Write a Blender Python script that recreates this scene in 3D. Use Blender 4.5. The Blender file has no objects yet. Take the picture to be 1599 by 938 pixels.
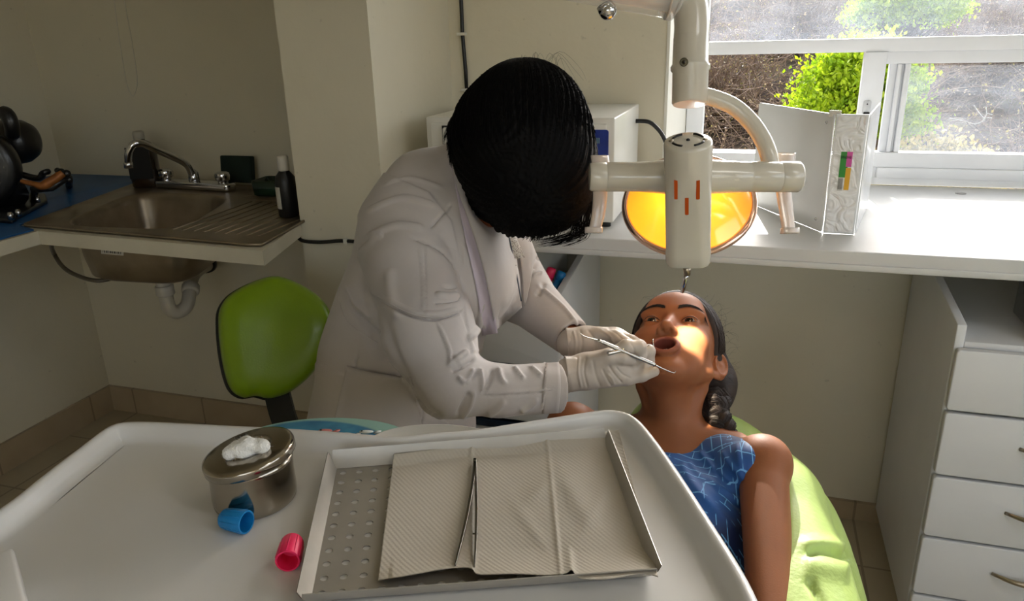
import bpy, bmesh, math, random
import numpy as np
from mathutils import Vector, Matrix
from mathutils.bvhtree import BVHTree
random.seed(7); rng = np.random.default_rng(7)
SC = bpy.context.scene
COL = SC.collection
# ------------------------------------------------------------------ camera frame (solved from the vanishing points)
F = 1170.0; H = 1.38; CX = 799.5; CY = 469.0
def nrm(v):
    v = np.asarray(v, float); return v/np.linalg.norm(v)
_dn = nrm([90, 3331, F]); _Y = np.array([390., -416., F]); _Y = nrm(_Y-_dn*(_Y@_dn)); _Z = -_dn; _X = np.cross(_Y, _Z)
R = np.array([_X, _Y, _Z])                 # camera (right, down, forward) -> world
RIGHT = R[:, 0]; UPV = -R[:, 1]; FWD = R[:, 2]; BACK = -FWD
EYE = np.array([0, 0, H])
def ray(px, py): return R@np.array([(px-CX)/F, (py-CY)/F, 1.0])
def K(px, py, d): return EYE+ray(px, py)*d          # point seen at a pixel at forward distance d (metres)
def onz(px, py, z):
    r = ray(px, py); return EYE+r*((z-H)/r[2])
def ony(px, py, y):
    r = ray(px, py); return EYE+r*(y/r[1])
def onx(px, py, x):
    r = ray(px, py); return EYE+r*(x/r[0])
# ------------------------------------------------------------------ objects
WL = {}
def link(o, parent=None, wl=None):
    COL.objects.link(o)
    wl = np.zeros(3) if wl is None else np.asarray(wl, float)
    WL[o.name] = wl
    if parent is not None:
        o.parent = parent; o.location = Vector(wl-WL[parent.name])
    else:
        o.location = Vector(wl)
    return o
def mesh_obj(name, verts, faces, mat, parent=None, smooth=True, origin=None, mats=None, midx=None):
    verts = np.asarray(verts, float)
    if origin is None:
        lo = verts.min(0); hi = verts.max(0); origin = np.array([(lo[0]+hi[0])/2, (lo[1]+hi[1])/2, lo[2]])
    me = bpy.data.meshes.new(name)
    me.from_pydata((verts-origin).tolist(), [], [tuple(int(i) for i in f) for f in faces])
    if mats:
        for m in mats: me.materials.append(m)
    elif mat: me.materials.append(mat)
    if midx is not None: me.polygons.foreach_set('material_index', np.asarray(midx, np.int32))
    me.polygons.foreach_set('use_smooth', np.full(len(me.polygons), bool(smooth)))
    me.update()
    return link(bpy.data.objects.new(name, me), parent, origin)
def empty(name, loc):
    o = bpy.data.objects.new(name, None); o.empty_display_size = .05
    return link(o, None, loc)
def tag(o, label, cat, group=None, kind=None):
    if label: o['label'] = label
    if cat: o['category'] = cat
    if group: o['group'] = group
    if kind: o['kind'] = kind
    return o
def struct(o, label=None, cat=None):
    o['kind'] = 'structure'
    if label: o['label'] = label
    if cat: o['category'] = cat
    return o
def thing(name, loc, label, cat, group=None): return tag(empty(name, loc), label, cat, group)
def sharp(o, ang=35):
    me = o.data
    me.polygons.foreach_set('use_smooth', np.full(len(me.polygons), True))
    bm = bmesh.new(); bm.from_mesh(me)
    for e in bm.edges:
        if len(e.link_faces) == 2 and e.calc_face_angle(0) > math.radians(ang): e.smooth = False
    bm.to_mesh(me); bm.free(); return o
def bevel(o, w, seg=2, ang=30):
    m = o.modifiers.new('bevel', 'BEVEL'); m.width = w; m.segments = seg; m.limit_method = 'ANGLE'; m.angle_limit = math.radians(ang)
    m.harden_normals = False
    o.data.polygons.foreach_set('use_smooth', np.full(len(o.data.polygons), True))
    return o
class MB:
    """collects shapes for ONE mesh"""
    def __init__(s): s.v = []; s.f = []; s.n = 0
    def add(s, v, f):
        v = np.asarray(v, float); s.v.append(v); s.f += [tuple(i+s.n for i in q) for q in f]; s.n += len(v); return s
    def box(s, lo, hi, M=None, T=None):
        x0, y0, z0 = lo; x1, y1, z1 = hi
        v = np.array([[x0,y0,z0],[x1,y0,z0],[x1,y1,z0],[x0,y1,z0],[x0,y0,z1],[x1,y0,z1],[x1,y1,z1],[x0,y1,z1]], float)
        if M is not None: v = v@np.asarray(M).T
        if T is not None: v = v+np.asarray(T)
        return s.add(v, [(0,3,2,1),(4,5,6,7),(0,1,5,4),(1,2,6,5),(2,3,7,6),(3,0,4,7)])
    def loft(s, rings, cap=True, closed=False):
        rings = [np.asarray(r, float) for r in rings]; n = len(rings[0]); v = np.concatenate(rings); f = []
        m = len(rings)
        for i in range(m if closed else m-1):
            a = i*n; b = ((i+1) % m)*n
            for j in range(n):
                k = (j+1) % n; f.append((a+j, a+k, b+k, b+j))
        if cap and not closed:
            f.append(tuple(range(n-1, -1, -1))); f.append(tuple((m-1)*n+j for j in range(n)))
        return s.add(v, f)
    def tube(s, pts, r, n=12, cap=True, closed=False, flat=None):
        pts = np.asarray(pts, float); m = len(pts)
        r = np.full(m, r, float) if np.isscalar(r) else np.asarray(r, float)
        rings = []; up = None
        for i in range(m):
            if closed: t = pts[(i+1) % m]-pts[i-1]
            else: t = pts[min(i+1, m-1)]-pts[max(i-1, 0)]
            t = nrm(t)
            if up is None:
                a = np.array([0, 0, 1.]) if abs(t[2]) < .9 else np.array([1., 0, 0]); up = nrm(a-t*(a@t))
            else: up = nrm(up-t*(up@t))
            sd = np.cross(t, up); th = np.arange(n)*2*math.pi/n
            fu = 1 if flat is None else flat
            rings.append(pts[i]+r[i]*(np.cos(th)[:, None]*up*fu+np.sin(th)[:, None]*sd))
        return s.loft(rings, cap, closed)
    def lathe(s, prof, M=None, T=None, n=48, cap=True):
        th = np.arange(n)*2*math.pi/n; rings = []
        for r_, z in prof:
            p = np.stack([r_*np.cos(th), r_*np.sin(th), np.full(n, z)], 1)
            if M is not None: p = p@np.asarray(M).T
            if T is not None: p = p+np.asarray(T)
            rings.append(p)
        return s.loft(rings, cap)
    def prism(s, poly, z0, z1, M=None, T=None):
        n = len(poly); a = np.array([[x, y, z0] for x, y in poly]); b = np.array([[x, y, z1] for x, y in poly])
        if M is not None: a = a@np.asarray(M).T; b = b@np.asarray(M).T
        if T is not None: a = a+np.asarray(T); b = b+np.asarray(T)
        return s.loft([a, b])
    def grid(s, P, flip=False):
        P = np.asarray(P, float); a, b = P.shape[:2]; f = []
        for i in range(a-1):
            for j in range(b-1):
                q = (i*b+j, i*b+j+1, (i+1)*b+j+1, (i+1)*b+j); f.append(q[::-1] if flip else q)
        return s.add(P.reshape(-1, 3), f)
    def ball(s, c, r, M=None, n=16):
        r = np.array([r]*3) if np.isscalar(r) else np.asarray(r); rings = []
        for i in range(1, n):
            a = math.pi*i/n; th = np.arange(2*n)*math.pi/n
            p = np.stack([math.sin(a)*np.cos(th), math.sin(a)*np.sin(th), np.full(2*n, -math.cos(a))], 1)*r
            if M is not None: p = p@np.asarray(M).T
            rings.append(p+c)
        return s.loft(rings)
    def build(s, name, mat, parent=None, smooth=True, origin=None, sh=None):
        o = mesh_obj(name, np.concatenate(s.v), s.f, mat, parent, smooth, origin)
        if sh: sharp(o, sh)
        return o
def spline(pts, n=8, closed=False):
    """Catmull-Rom; works on any row width"""
    P = np.asarray(pts, float); m = len(P); out = []
    rngi = range(m) if closed else range(m-1)
    for i in rngi:
        if closed: p0, p1, p2, p3 = P[(i-1) % m], P[i], P[(i+1) % m], P[(i+2) % m]
        else: p0, p1, p2, p3 = P[max(i-1, 0)], P[i], P[i+1], P[min(i+2, m-1)]
        for k in range(n):
            t = k/n
            out.append(.5*((2*p1)+(-p0+p2)*t+(2*p0-5*p1+4*p2-p3)*t*t+(-p0+3*p1-3*p2+p3)*t**3))
    if not closed: out.append(P[-1])
    return np.array(out)
def rrect(x0, y0, x1, y1, r, n=6):
    out = []
    for cx, cy, a in ((x1-r, y1-r, 0), (x0+r, y1-r, 90), (x0+r, y0+r, 180), (x1-r, y0+r, 270)):
        for k in range(n+1):
            t = math.radians(a+90*k/n); out.append((cx+r*math.cos(t), cy+r*math.sin(t)))
    return out
def frame(zax, xhint):
    z = nrm(zax); x = np.asarray(xhint, float); x = nrm(x-z*(x@z)); y = np.cross(z, x)
    return np.stack([x, y, z], 1)
def rotz(a):
    c, s = math.cos(a), math.sin(a); return np.array([[c, -s, 0], [s, c, 0], [0, 0, 1.]])
# ------------------------------------------------------------------ signed distance modelling
def s_ell(c, r, M=None):
    c = np.asarray(c, float); r = np.asarray([r]*3 if np.isscalar(r) else r, float)
    def f(p):
        q = p-c
        if M is not None: q = q@np.asarray(M)
        k0 = np.linalg.norm(q/r, axis=1); k1 = np.linalg.norm(q/(r*r), axis=1)+1e-9
        return np.where(k0 < .35, -(1-k0)*r.min(), k0*(k0-1)/k1)
    return f
def s_cap(a, b, ra, rb=None):
    a = np.asarray(a, float); b = np.asarray(b, float); rb = ra if rb is None else rb; ab = b-a; L = ab@ab
    def f(p):
        t = np.clip(((p-a)@ab)/L, 0, 1); return np.linalg.norm(p-a-t[:, None]*ab, axis=1)-(ra+(rb-ra)*t)
    return f
def s_box(c, h, r, M=None):
    c = np.asarray(c, float); h = np.asarray(h, float)
    def f(p):
        q = p-c
        if M is not None: q = q@np.asarray(M)
        q = np.abs(q)-(h-r); return np.linalg.norm(np.maximum(q, 0), axis=1)+np.minimum(q.max(1), 0)-r
    return f
def s_tor(c, r1, r2, M, sx=1., sy=1.):
    c = np.asarray(c, float)
    def f(p):
        q = (p-c)@np.asarray(M); x = q[:, 0]/sx; y = q[:, 1]/sy
        l = np.sqrt(x*x+y*y)-r1; return np.sqrt(l*l+q[:, 2]**2)-r2
    return f
def smin(a, b, k):
    if k <= 0: return np.minimum(a, b)
    h = np.maximum(k-np.abs(a-b), 0)/k; return np.minimum(a, b)-h*h*k*.25
def smax(a, b, k): return -smin(-a, -b, k)
class SDF:
    def __init__(s): s.ops = []
    def u(s, f, k=.02): s.ops.append((0, f, k)); return s
    def d(s, f, k=.005): s.ops.append((1, f, k)); return s
    def i(s, f, k=.005): s.ops.append((2, f, k)); return s
    def __call__(s, p):
        r = None
        for op, f, k in s.ops:
            v = f(p)
            if r is None: r = v
            elif op == 0: r = smin(r, v, k)
            elif op == 1: r = smax(r, -v, k)
            else: r = smax(r, v, k)
        return r
def surface(fn, lo, hi, h, B=10):
    lo = np.asarray(lo, float); hi = np.asarray(hi, float)
    nb = np.ceil((hi-lo)/h/B).astype(int); N = nb*B
    bi = np.stack(np.meshgrid(*[np.arange(k) for k in nb], indexing='ij'), -1).reshape(-1, 3)
    cen = lo+(bi*B+(B-1)/2)*h; dc = fn(cen)
    V = np.repeat(np.repeat(np.repeat(np.where(dc < 0, -1., 1.).reshape(nb), B, 0), B, 1), B, 2).astype(np.float32)
    act = bi[np.abs(dc) < B*h*.9*1.6+h*2]
    off = np.stack(np.meshgrid(*[np.arange(B)]*3, indexing='ij'), -1).reshape(-1, 3)
    for s in range(0, len(act), 300):
        a = act[s:s+300]; idx = (a[:, None]*B+off[None]).reshape(-1, 3)
        V[idx[:, 0], idx[:, 1], idx[:, 2]] = fn(lo+idx*h)
    V[0] = V[-1] = 1; V[:, 0] = V[:, -1] = 1; V[:, :, 0] = V[:, :, -1] = 1
    S = V < 0
    cnt = np.zeros(np.array(S.shape)-1, np.int8)
    for a in (0, 1):
        for b in (0, 1):
            for c in (0, 1):
                cnt += S[a:S.shape[0]-1+a, b:S.shape[1]-1+b, c:S.shape[2]-1+c]
    cell = np.argwhere((cnt > 0) & (cnt < 8)); idm = np.full(cnt.shape, -1, np.int32); idm[tuple(cell.T)] = np.arange(len(cell))
    acc = np.zeros((len(cell), 3)); w = np.zeros(len(cell))
    cor = [(a, b, c) for a in (0, 1) for b in (0, 1) for c in (0, 1)]
    for p in cor:
        for ax in range(3):
            if p[ax]: continue
            q = list(p); q[ax] = 1
            v0 = V[tuple((cell+p).T)]; v1 = V[tuple((cell+q).T)]; m = (v0 < 0) != (v1 < 0)
            t = np.where(m, v0/(v0-v1+1e-12), 0); e = np.tile(np.array(p, float), (len(cell), 1)); e[:, ax] = t
            acc += e*m[:, None]; w += m
    verts = lo+(cell+acc/w[:, None])*h
    faces = []
    for ax in range(3):
        sl0 = [slice(None)]*3; sl1 = [slice(None)]*3; sl0[ax] = slice(0, -1); sl1[ax] = slice(1, None)
        ch = S[tuple(sl0)] != S[tuple(sl1)]; e = np.argwhere(ch); o1, o2 = (ax+1) % 3, (ax+2) % 3
        e = e[(e[:, o1] > 0) & (e[:, o2] > 0) & (e[:, o1] < cnt.shape[o1]) & (e[:, o2] < cnt.shape[o2])]
        q = []
        for a, b in ((1, 1), (0, 1), (0, 0), (1, 0)):
            c = e.copy(); c[:, o1] -= a; c[:, o2] -= b; q.append(idm[tuple(c.T)])
        q = np.stack(q, 1); ins = S[tuple(e.T)]; q[~ins] = q[~ins][:, ::-1]; faces.append(q)
    faces = np.concatenate(faces); faces = faces[(faces >= 0).all(1)]
    return verts, faces
def vnormals(v, f):
    n = np.zeros_like(v); a = v[f[:, 0]]; fn_ = np.cross(v[f[:, 2]]-a, v[f[:, 3]]-v[f[:, 1]])
    for k in range(4): np.add.at(n, f[:, k], fn_)
    return n/(np.linalg.norm(n, axis=1)[:, None]+1e-12)
def relax(v, f, it=2, w=.5):
    for _ in range(it):
        s = np.zeros_like(v); c = np.zeros(len(v))
        for k in range(4):
            a = f[:, k]; b = f[:, (k+1) % 4]
            np.add.at(s, a, v[b]); np.add.at(c, a, 1); np.add.at(s, b, v[a]); np.add.at(c, b, 1)
        v = v*(1-w)+w*s/np.maximum(c, 1)[:, None]
    return v
def topx(v):
    c = (v-EYE)@R; return np.stack([CX+F*c[:, 0]/c[:, 2], CY+F*c[:, 1]/c[:, 2]], 1)
def strokes(v, n, lst):
    """sculpt strokes: creases and folds pressed into / raised from a surface. (points in the photo frame, width px, height m), only where the surface faces the eye"""
    px = topx(v); face = (n*(EYE-v)).sum(1) > 0; out = v.copy()
    for pts, w, amp in lst:
        P = spline(pts, 6); d = np.full(len(v), 1e9); tt = np.zeros(len(v)); m = len(P)-1
        bb = (px[:, 0] > P[:, 0].min()-4*w) & (px[:, 0] < P[:, 0].max()+4*w) & (px[:, 1] > P[:, 1].min()-4*w) & (px[:, 1] < P[:, 1].max()+4*w) & face
        ix = np.nonzero(bb)[0]
        if not len(ix): continue
        q = px[ix]; dd = np.full(len(ix), 1e9); t_ = np.zeros(len(ix))
        for i in range(m):
            ab = P[i+1]-P[i]; t = np.clip(((q-P[i])@ab)/(ab@ab+1e-9), 0, 1); e = np.linalg.norm(q-P[i]-t[:, None]*ab, axis=1)
            k = e < dd; dd[k] = e[k]; t_[k] = ((i+t)/m)[k]
        g = amp*np.exp(-(dd/w)**2)*np.clip(np.sin(np.pi*np.clip(t_*.96+.02, 0, 1))*2.2, 0, 1)
        out[ix] += n[ix]*g[:, None]
    return out
def steps(v, n, lst):
    """overlapping cloth layers: raises the surface inside outlines given in the photo frame (outline, height m, edge softness px)"""
    px = topx(v); face = (n*(EYE-v)).sum(1) > 0; out = v.copy()
    for poly, hgt, soft in lst:
        P = np.asarray(poly, float); ix = np.nonzero(face & (px[:, 0] > P[:, 0].min()-5) & (px[:, 0] < P[:, 0].max()+5) & (px[:, 1] > P[:, 1].min()-5) & (px[:, 1] < P[:, 1].max()+5))[0]
        q = px[ix]; d = np.full(len(ix), 1e9); ins = np.zeros(len(ix), bool)
        for i in range(len(P)):
            a, b = P[i], P[(i+1) % len(P)]; ab = b-a; t = np.clip(((q-a)@ab)/(ab@ab+1e-9), 0, 1); d = np.minimum(d, np.linalg.norm(q-a-t[:, None]*ab, axis=1))
            c = (a[1] > q[:, 1]) != (b[1] > q[:, 1]); xx = (b[0]-a[0])*(q[:, 1]-a[1])/(b[1]-a[1]+1e-12)+a[0]; ins ^= c & (q[:, 0] < xx)
        out[ix] += n[ix]*(hgt*np.clip(d*np.where(ins, 1, -1)/soft+.5, 0, 1))[:, None]
    return out
def add_attr(o, name, vals):
    a = o.data.attributes.new(name, 'FLOAT', 'POINT'); a.data.foreach_set('value', np.asarray(vals, np.float32))
def bvh(o):
    me = o.data; wl = WL[o.name]
    return BVHTree.FromPolygons([Vector(np.array(v.co)+wl) for v in me.vertices], [tuple(p.vertices) for p in me.polygons])
def cast(bv, px, py, lift=0.):
    r = nrm(ray(px, py)); h = bv.ray_cast(Vector(EYE), Vector(r))
    if h[0] is None: return None
    return np.array(h[0])-r*lift
def drape(bv, poly_a, poly_b, nu, nv, lift, dflt=None):
    """cloth patch lying on a surface between two edge curves given in the photo frame"""
    A = spline(poly_a, 12); Bc = spline(poly_b, 12)
    def res(C, n):
        s = np.linspace(0, len(C)-1, n); i = np.clip(s.astype(int), 0, len(C)-2); t = (s-i)[:, None]; return C[i]*(1-t)+C[i+1]*t
    A = res(A, nu); Bc = res(Bc, nu); P = np.zeros((nu, nv, 3)); D = np.full((nu, nv), np.nan)
    for i in range(nu):
        for j in range(nv):
            t = j/(nv-1); q = A[i]*(1-t)+Bc[i]*t; h = cast(bv, q[0], q[1], 0)
            if h is not None: D[i, j] = (h-EYE)@FWD
    good = ~np.isnan(D); med = np.nanmedian(D) if good.any() else dflt
    for _ in range(60):
        if good.all(): break
        Dn = D.copy(); g2 = good.copy()
        for i, j in np.argwhere(~good):
            nb = [D[a, b] for a, b in ((i-1, j), (i+1, j), (i, j-1), (i, j+1)) if 0 <= a < nu and 0 <= b < nv and good[a, b]]
            if nb: Dn[i, j] = np.mean(nb); g2[i, j] = True
        D = Dn; good = g2
    D = np.where(np.isnan(D), med, D)
    for _ in range(2):
        E_ = np.pad(D, 1, mode='edge'); D = (E_[1:-1, 1:-1]*2+E_[:-2, 1:-1]+E_[2:, 1:-1]+E_[1:-1, :-2]+E_[1:-1, 2:])/6
    for i in range(nu):
        for j in range(nv):
            t = j/(nv-1); q = A[i]*(1-t)+Bc[i]*t; P[i, j] = K(q[0], q[1], D[i, j]-(lift(i/(nu-1), t) if callable(lift) else lift))
    return P
def slab(P, th):
    """gives a grid patch a thickness away from the eye"""
    P = np.asarray(P, float); a, b = P.shape[:2]; n = a*b; Q = P+(P-EYE)/np.linalg.norm(P-EYE, axis=2)[..., None]*th
    v = np.concatenate([P.reshape(-1, 3), Q.reshape(-1, 3)]); f = []
    for i in range(a-1):
        for j in range(b-1):
            q = (i*b+j, i*b+j+1, (i+1)*b+j+1, (i+1)*b+j); f.append(q); f.append(tuple(x+n for x in q[::-1]))
    bd = [(0, j) for j in range(b)]+[(i, b-1) for i in range(1, a)]+[(a-1, j) for j in range(b-2, -1, -1)]+[(i, 0) for i in range(a-2, 0, -1)]
    bd = [i*b+j for i, j in bd]
    for k in range(len(bd)):
        x, y = bd[k], bd[(k+1) % len(bd)]; f.append((y, x, x+n, y+n))
    return v, f
def outline_slab(poly, pl, th):
    return None
# ------------------------------------------------------------------ materials
def nmat(name):
    m = bpy.data.materials.new(name); m.use_nodes = True; nt = m.node_tree; nt.nodes.clear()
    out = nt.nodes.new('ShaderNodeOutputMaterial'); b = nt.nodes.new('ShaderNodeBsdfPrincipled'); nt.links.new(b.outputs[0], out.inputs[0])
    return m, nt, b, out
def rgb(h):
    """sRGB 0-255 -> linear"""
    return tuple((c/255/12.92 if c/255 <= .04045 else ((c/255+.055)/1.055)**2.4) for c in h)+(1,)
def N(nt, t, **kw):
    n = nt.nodes.new(t)
    for k, v in kw.items():
        if k in n.inputs: n.inputs[k].default_value = v
        else: setattr(n, k, v)
    return n
def ramp(nt, src, stops):
    r = nt.nodes.new('ShaderNodeValToRGB'); nt.links.new(src, r.inputs[0]); e = r.color_ramp.elements
    while len(e) < len(stops): e.new(.5)
    for i, (p, c) in enumerate(stops): e[i].position = p; e[i].color = c
    return r
def coords(nt, kind='Object'): return nt.nodes.new('ShaderNodeTexCoord').outputs[kind]
def mixc(nt, fac, a, b, blend='MIX'):
    m = nt.nodes.new('ShaderNodeMix'); m.data_type = 'RGBA'; m.blend_type = blend
    for i, v in ((0, fac), (6, a), (7, b)):
        if hasattr(v, 'links') or isinstance(v, bpy.types.NodeSocket): nt.links.new(v, m.inputs[i])
        else: m.inputs[i].default_value = v
    return m.outputs[2]
def bump(nt, b, h, strength=.3, dist=.002):
    n = nt.nodes.new('ShaderNodeBump'); n.inputs['Strength'].default_value = strength; n.inputs['Distance'].default_value = dist
    nt.links.new(h, n.inputs['Height']); nt.links.new(n.outputs[0], b.inputs['Normal']); return n
def simple(name, c, rough=.5, metal=0., spec=.5, var=.06, scale=12., bumps=0., bscale=200., coat=0., sss=0., trans=0., sheen=0.):
    m, nt, b, out = nmat(name); c = rgb(c)
    co = coords(nt)
    nz = N(nt, 'ShaderNodeTexNoise', Scale=scale, Detail=4.); nt.links.new(co, nz.inputs['Vector'])
    d = tuple(x*(1-var) for x in c[:3])+(1,); l = tuple(min(1, x*(1+var)) for x in c[:3])+(1,)
    r = ramp(nt, nz.outputs[0], [(.3, d), (.7, l)]); nt.links.new(r.outputs[0], b.inputs['Base Color'])
    b.inputs['Roughness'].default_value = rough; b.inputs['Metallic'].default_value = metal; b.inputs['Specular IOR Level'].default_value = spec
    if coat: b.inputs['Coat Weight'].default_value = coat; b.inputs['Coat Roughness'].default_value = .08
    if sheen: b.inputs['Sheen Weight'].default_value = sheen
    if sss:
        b.inputs['Subsurface Weight'].default_value = sss; b.inputs['Subsurface Radius'].default_value = (.01, .004, .002); b.inputs['Subsurface Scale'].default_value = 1.
    if trans: b.inputs['Transmission Weight'].default_value = trans
    if bumps:
        n2 = N(nt, 'ShaderNodeTexNoise', Scale=bscale, Detail=3.); nt.links.new(co, n2.inputs['Vector']); bump(nt, b, n2.outputs[0], bumps)
    return m
M = {}
# ------------------------------------------------------------------ lettering built as real strokes
SEG = {'A':'0,0 .5,1 1,0;.2,.4 .8,.4','B':'0,0 0,1 .7,1 .9,.75 .7,.5 0,.5;.7,.5 1,.25 .7,0 0,0','C':'1,.85 .7,1 .3,1 0,.7 0,.3 .3,0 .7,0 1,.15','D':'0,0 0,1 .6,1 1,.65 1,.35 .6,0 0,0',
 'E':'1,0 0,0 0,1 1,1;0,.5 .8,.5','F':'0,0 0,1 1,1;0,.5 .8,.5','G':'1,.85 .7,1 .3,1 0,.7 0,.3 .3,0 .7,0 1,.2 1,.45 .6,.45','H':'0,0 0,1;1,0 1,1;0,.5 1,.5','I':'.5,0 .5,1','J':'.8,1 .8,.2 .5,0 .1,.2',
 'K':'0,0 0,1;1,1 0,.45 1,0','L':'0,1 0,0 1,0','M':'0,0 0,1 .5,.4 1,1 1,0','N':'0,0 0,1 1,0 1,1','O':'.3,0 0,.3 0,.7 .3,1 .7,1 1,.7 1,.3 .7,0 .3,0','P':'0,0 0,1 .8,1 1,.75 .8,.5 0,.5',
 'R':'0,0 0,1 .8,1 1,.75 .8,.5 0,.5;.5,.5 1,0','S':'1,.85 .7,1 .3,1 0,.8 .2,.55 .8,.45 1,.2 .7,0 .3,0 0,.15','T':'0,1 1,1;.5,1 .5,0','U':'0,1 0,.25 .3,0 .7,0 1,.25 1,1','V':'0,1 .5,0 1,1',
 'W':'0,1 .25,0 .5,.7 .75,0 1,1','X':'0,0 1,1;0,1 1,0','Y':'0,1 .5,.5 1,1;.5,.5 .5,0','Z':'0,1 1,1 0,0 1,0',
 '0':'.3,0 0,.3 0,.7 .3,1 .7,1 1,.7 1,.3 .7,0 .3,0','1':'.2,.8 .5,1 .5,0','2':'0,.8 .3,1 .8,1 1,.75 0,0 1,0','5':'1,1 0,1 0,.55 .7,.6 1,.3 .7,0 0,.1','7':'0,1 1,1 .4,0'}
def letters(mb, txt, org, ux, uy, h, w=None, gap=.3, r=None, warp=None):
    """strokes of text starting at org along ux (baseline) with height h"""
    w = w or h*.6; r = r or h*.06; x = 0.
    for ch in txt:
        for st in SEG.get(ch, '').split(';'):
            if not st: continue
            pts = [tuple(map(float, a.split(','))) for a in st.split()]
            P = []
            for a, b in pts:
                u, v = x+a*w, b*h
                P.append(warp(u, v) if warp else org+ux*u+uy*v)
            mb.tube(P, r, n=4)
        x += w*(1+gap)
    return x
# ================================================================== SETTING
def wall_mat(name, c):
    m, nt, b, out = nmat(name); co = coords(nt)
    n1 = N(nt, 'ShaderNodeTexNoise', Scale=1.7, Detail=5.); nt.links.new(co, n1.inputs['Vector'])
    n2 = N(nt, 'ShaderNodeTexNoise', Scale=42., Detail=6.); nt.links.new(co, n2.inputs['Vector'])
    n3 = N(nt, 'ShaderNodeTexVoronoi', Scale=5.5); n3.feature = 'DISTANCE_TO_EDGE'; nt.links.new(co, n3.inputs['Vector'])
    c = rgb(c); d = tuple(x*.9 for x in c[:3])+(1,)
    r = ramp(nt, n1.outputs[0], [(.3, d), (.6, c)])
    sc = ramp(nt, n2.outputs[0], [(.24, (.0, .0, .0, 1)), (.3, (1, 1, 1, 1))])
    sm = mixc(nt, sc.outputs[0], tuple(x*.8 for x in c[:3])+(1,), r.outputs[0]); nt.links.new(sm, b.inputs['Base Color'])
    b.inputs['Roughness'].default_value = .62; b.inputs['Specular IOR Level'].default_value = .3
    bump(nt, b, n2.outputs[0], .25, .004); return m
M['wall'] = wall_mat('wall_paint', (216, 209, 188))
M['white_wall'] = wall_mat('reveal_paint', (226, 224, 214))
M['ceil'] = simple('ceiling_paint', (225, 222, 210), .8)
def tile_mat(name, c, g, sx, sy, off=(0, 0, 0), rough=.35):
    m, nt, b, out = nmat(name); co = coords(nt, 'Object')
    mp = N(nt, 'ShaderNodeMapping'); nt.links.new(co, mp.inputs[0]); mp.inputs['Location'].default_value = off
    br = N(nt, 'ShaderNodeTexBrick', Scale=1.); br.offset = 0; nt.links.new(mp.outputs[0], br.inputs['Vector'])
    c1 = rgb(c); br.inputs['Color1'].default_value = c1; br.inputs['Color2'].default_value = tuple(x*.93 for x in c1[:3])+(1,)
    br.inputs['Mortar'].default_value = rgb(g); br.inputs['Mortar Size'].default_value = .004; br.inputs['Mortar Smooth'].default_value = .3
    br.inputs['Brick Width'].default_value = sx; br.inputs['Row Height'].default_value = sy
    nz = N(nt, 'ShaderNodeTexNoise', Scale=9., Detail=6.); nt.links.new(co, nz.inputs['Vector'])
    o = mixc(nt, .25, br.outputs[0], nz.outputs[0], 'SOFT_LIGHT'); nt.links.new(o, b.inputs['Base Color'])
    b.inputs['Roughness'].default_value = rough; bump(nt, b, br.outputs['Fac'], -.4, .002); return m
M['floor'] = tile_mat('floor_tile', (188, 176, 150), (150, 138, 118), .33, .33, (.29, .10, 0))
M['base'] = tile_mat('baseboard_tile', (176, 158, 130), (140, 125, 104), .33, .4, (.29, 0, .2))
M['white_lam'] = simple('white_laminate', (214, 215, 216), .32, var=.02)
M['counter'] = simple('painted_counter', (204, 204, 202), .42, spec=.3, var=.05, scale=5, bumps=.08, bscale=60)
M['alu'] = simple('white_lacquered_aluminium', (232, 234, 238), .3, var=.02)
M['blk'] = simple('black_plastic', (14, 14, 15), .4)
M['rub'] = simple('dark_rubber', (24, 24, 24), .6)
M['chrome'] = simple('chrome', (205, 205, 208), .12, 1., var=.02)
M['steel'] = simple('brushed_steel', (150, 146, 140), .33, 1., var=.08, scale=30)
def slabbox(name, lo, hi, mat, parent=None, bv=0., **k):
    o = MB().box(lo, hi).build(name, mat, parent, smooth=False)
    if bv: bevel(o, bv, 3)
    return o
CT = .95                                             # worktop height
# --- walls
struct(MB().box((-2.6, -2.3, -.1), (2.4, 2.5, 0)).build('floor', M['floor'], smooth=False, origin=(0, 0, 0)))
struct(MB().box((-2.6, -2.3, 2.6), (2.4, 2.5, 2.7)).build('ceiling', M['ceil'], smooth=False))
struct(MB().box((-2.5, -2.3, 0), (-2.395, 2.47, 2.6)).build('wall_left', M['wall'], smooth=False, origin=(0, 0, 0)))
wb = MB().box((-2.395, 2.11, 0), (-.236, 2.47, 2.6)).box((1.9, 2.11, 0), (2.3, 2.47, 2.6)).box((-.236, 2.11, 0), (1.9, 2.47, .905)).box((-.236, 2.11, 2.12), (1.9, 2.47, 2.6))
struct(wb.build('wall_back', M['wall'], smooth=False, origin=(0, 0, 0)))
wr = MB().box((2.3, -2.3, 0), (2.4, -1.5, 2.6)).box((2.3, 1.3, 0), (2.4, 2.47, 2.6)).box((2.3, -1.5, 2.4), (2.4, 1.3, 2.6)).box((2.3, -1.5, 0), (2.4, 1.3, .9))
struct(wr.build('wall_right', M['wall'], smooth=False, origin=(0, 0, 0)))
wf = MB().box((-2.395, -2.3, 0), (-.3, -2.2, 2.6)).box((1.4, -2.3, 0), (2.3, -2.2, 2.6)).box((-.3, -2.3, 2.1), (1.4, -2.2, 2.6)).box((-.3, -2.3, 0), (1.4, -2.2, 1.2))
struct(wf.build('wall_front', M['wall'], smooth=False, origin=(0, 0, 0)))
# projecting pier beside the sink
struct(MB().prism([(-1.08, 1.61), (-.842, 1.61), (-.85, 2.11), (-1.1, 2.11)], 0, 2.6).build('wall_pier', M['wall'], smooth=False, origin=(0, 0, 0)))
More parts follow.
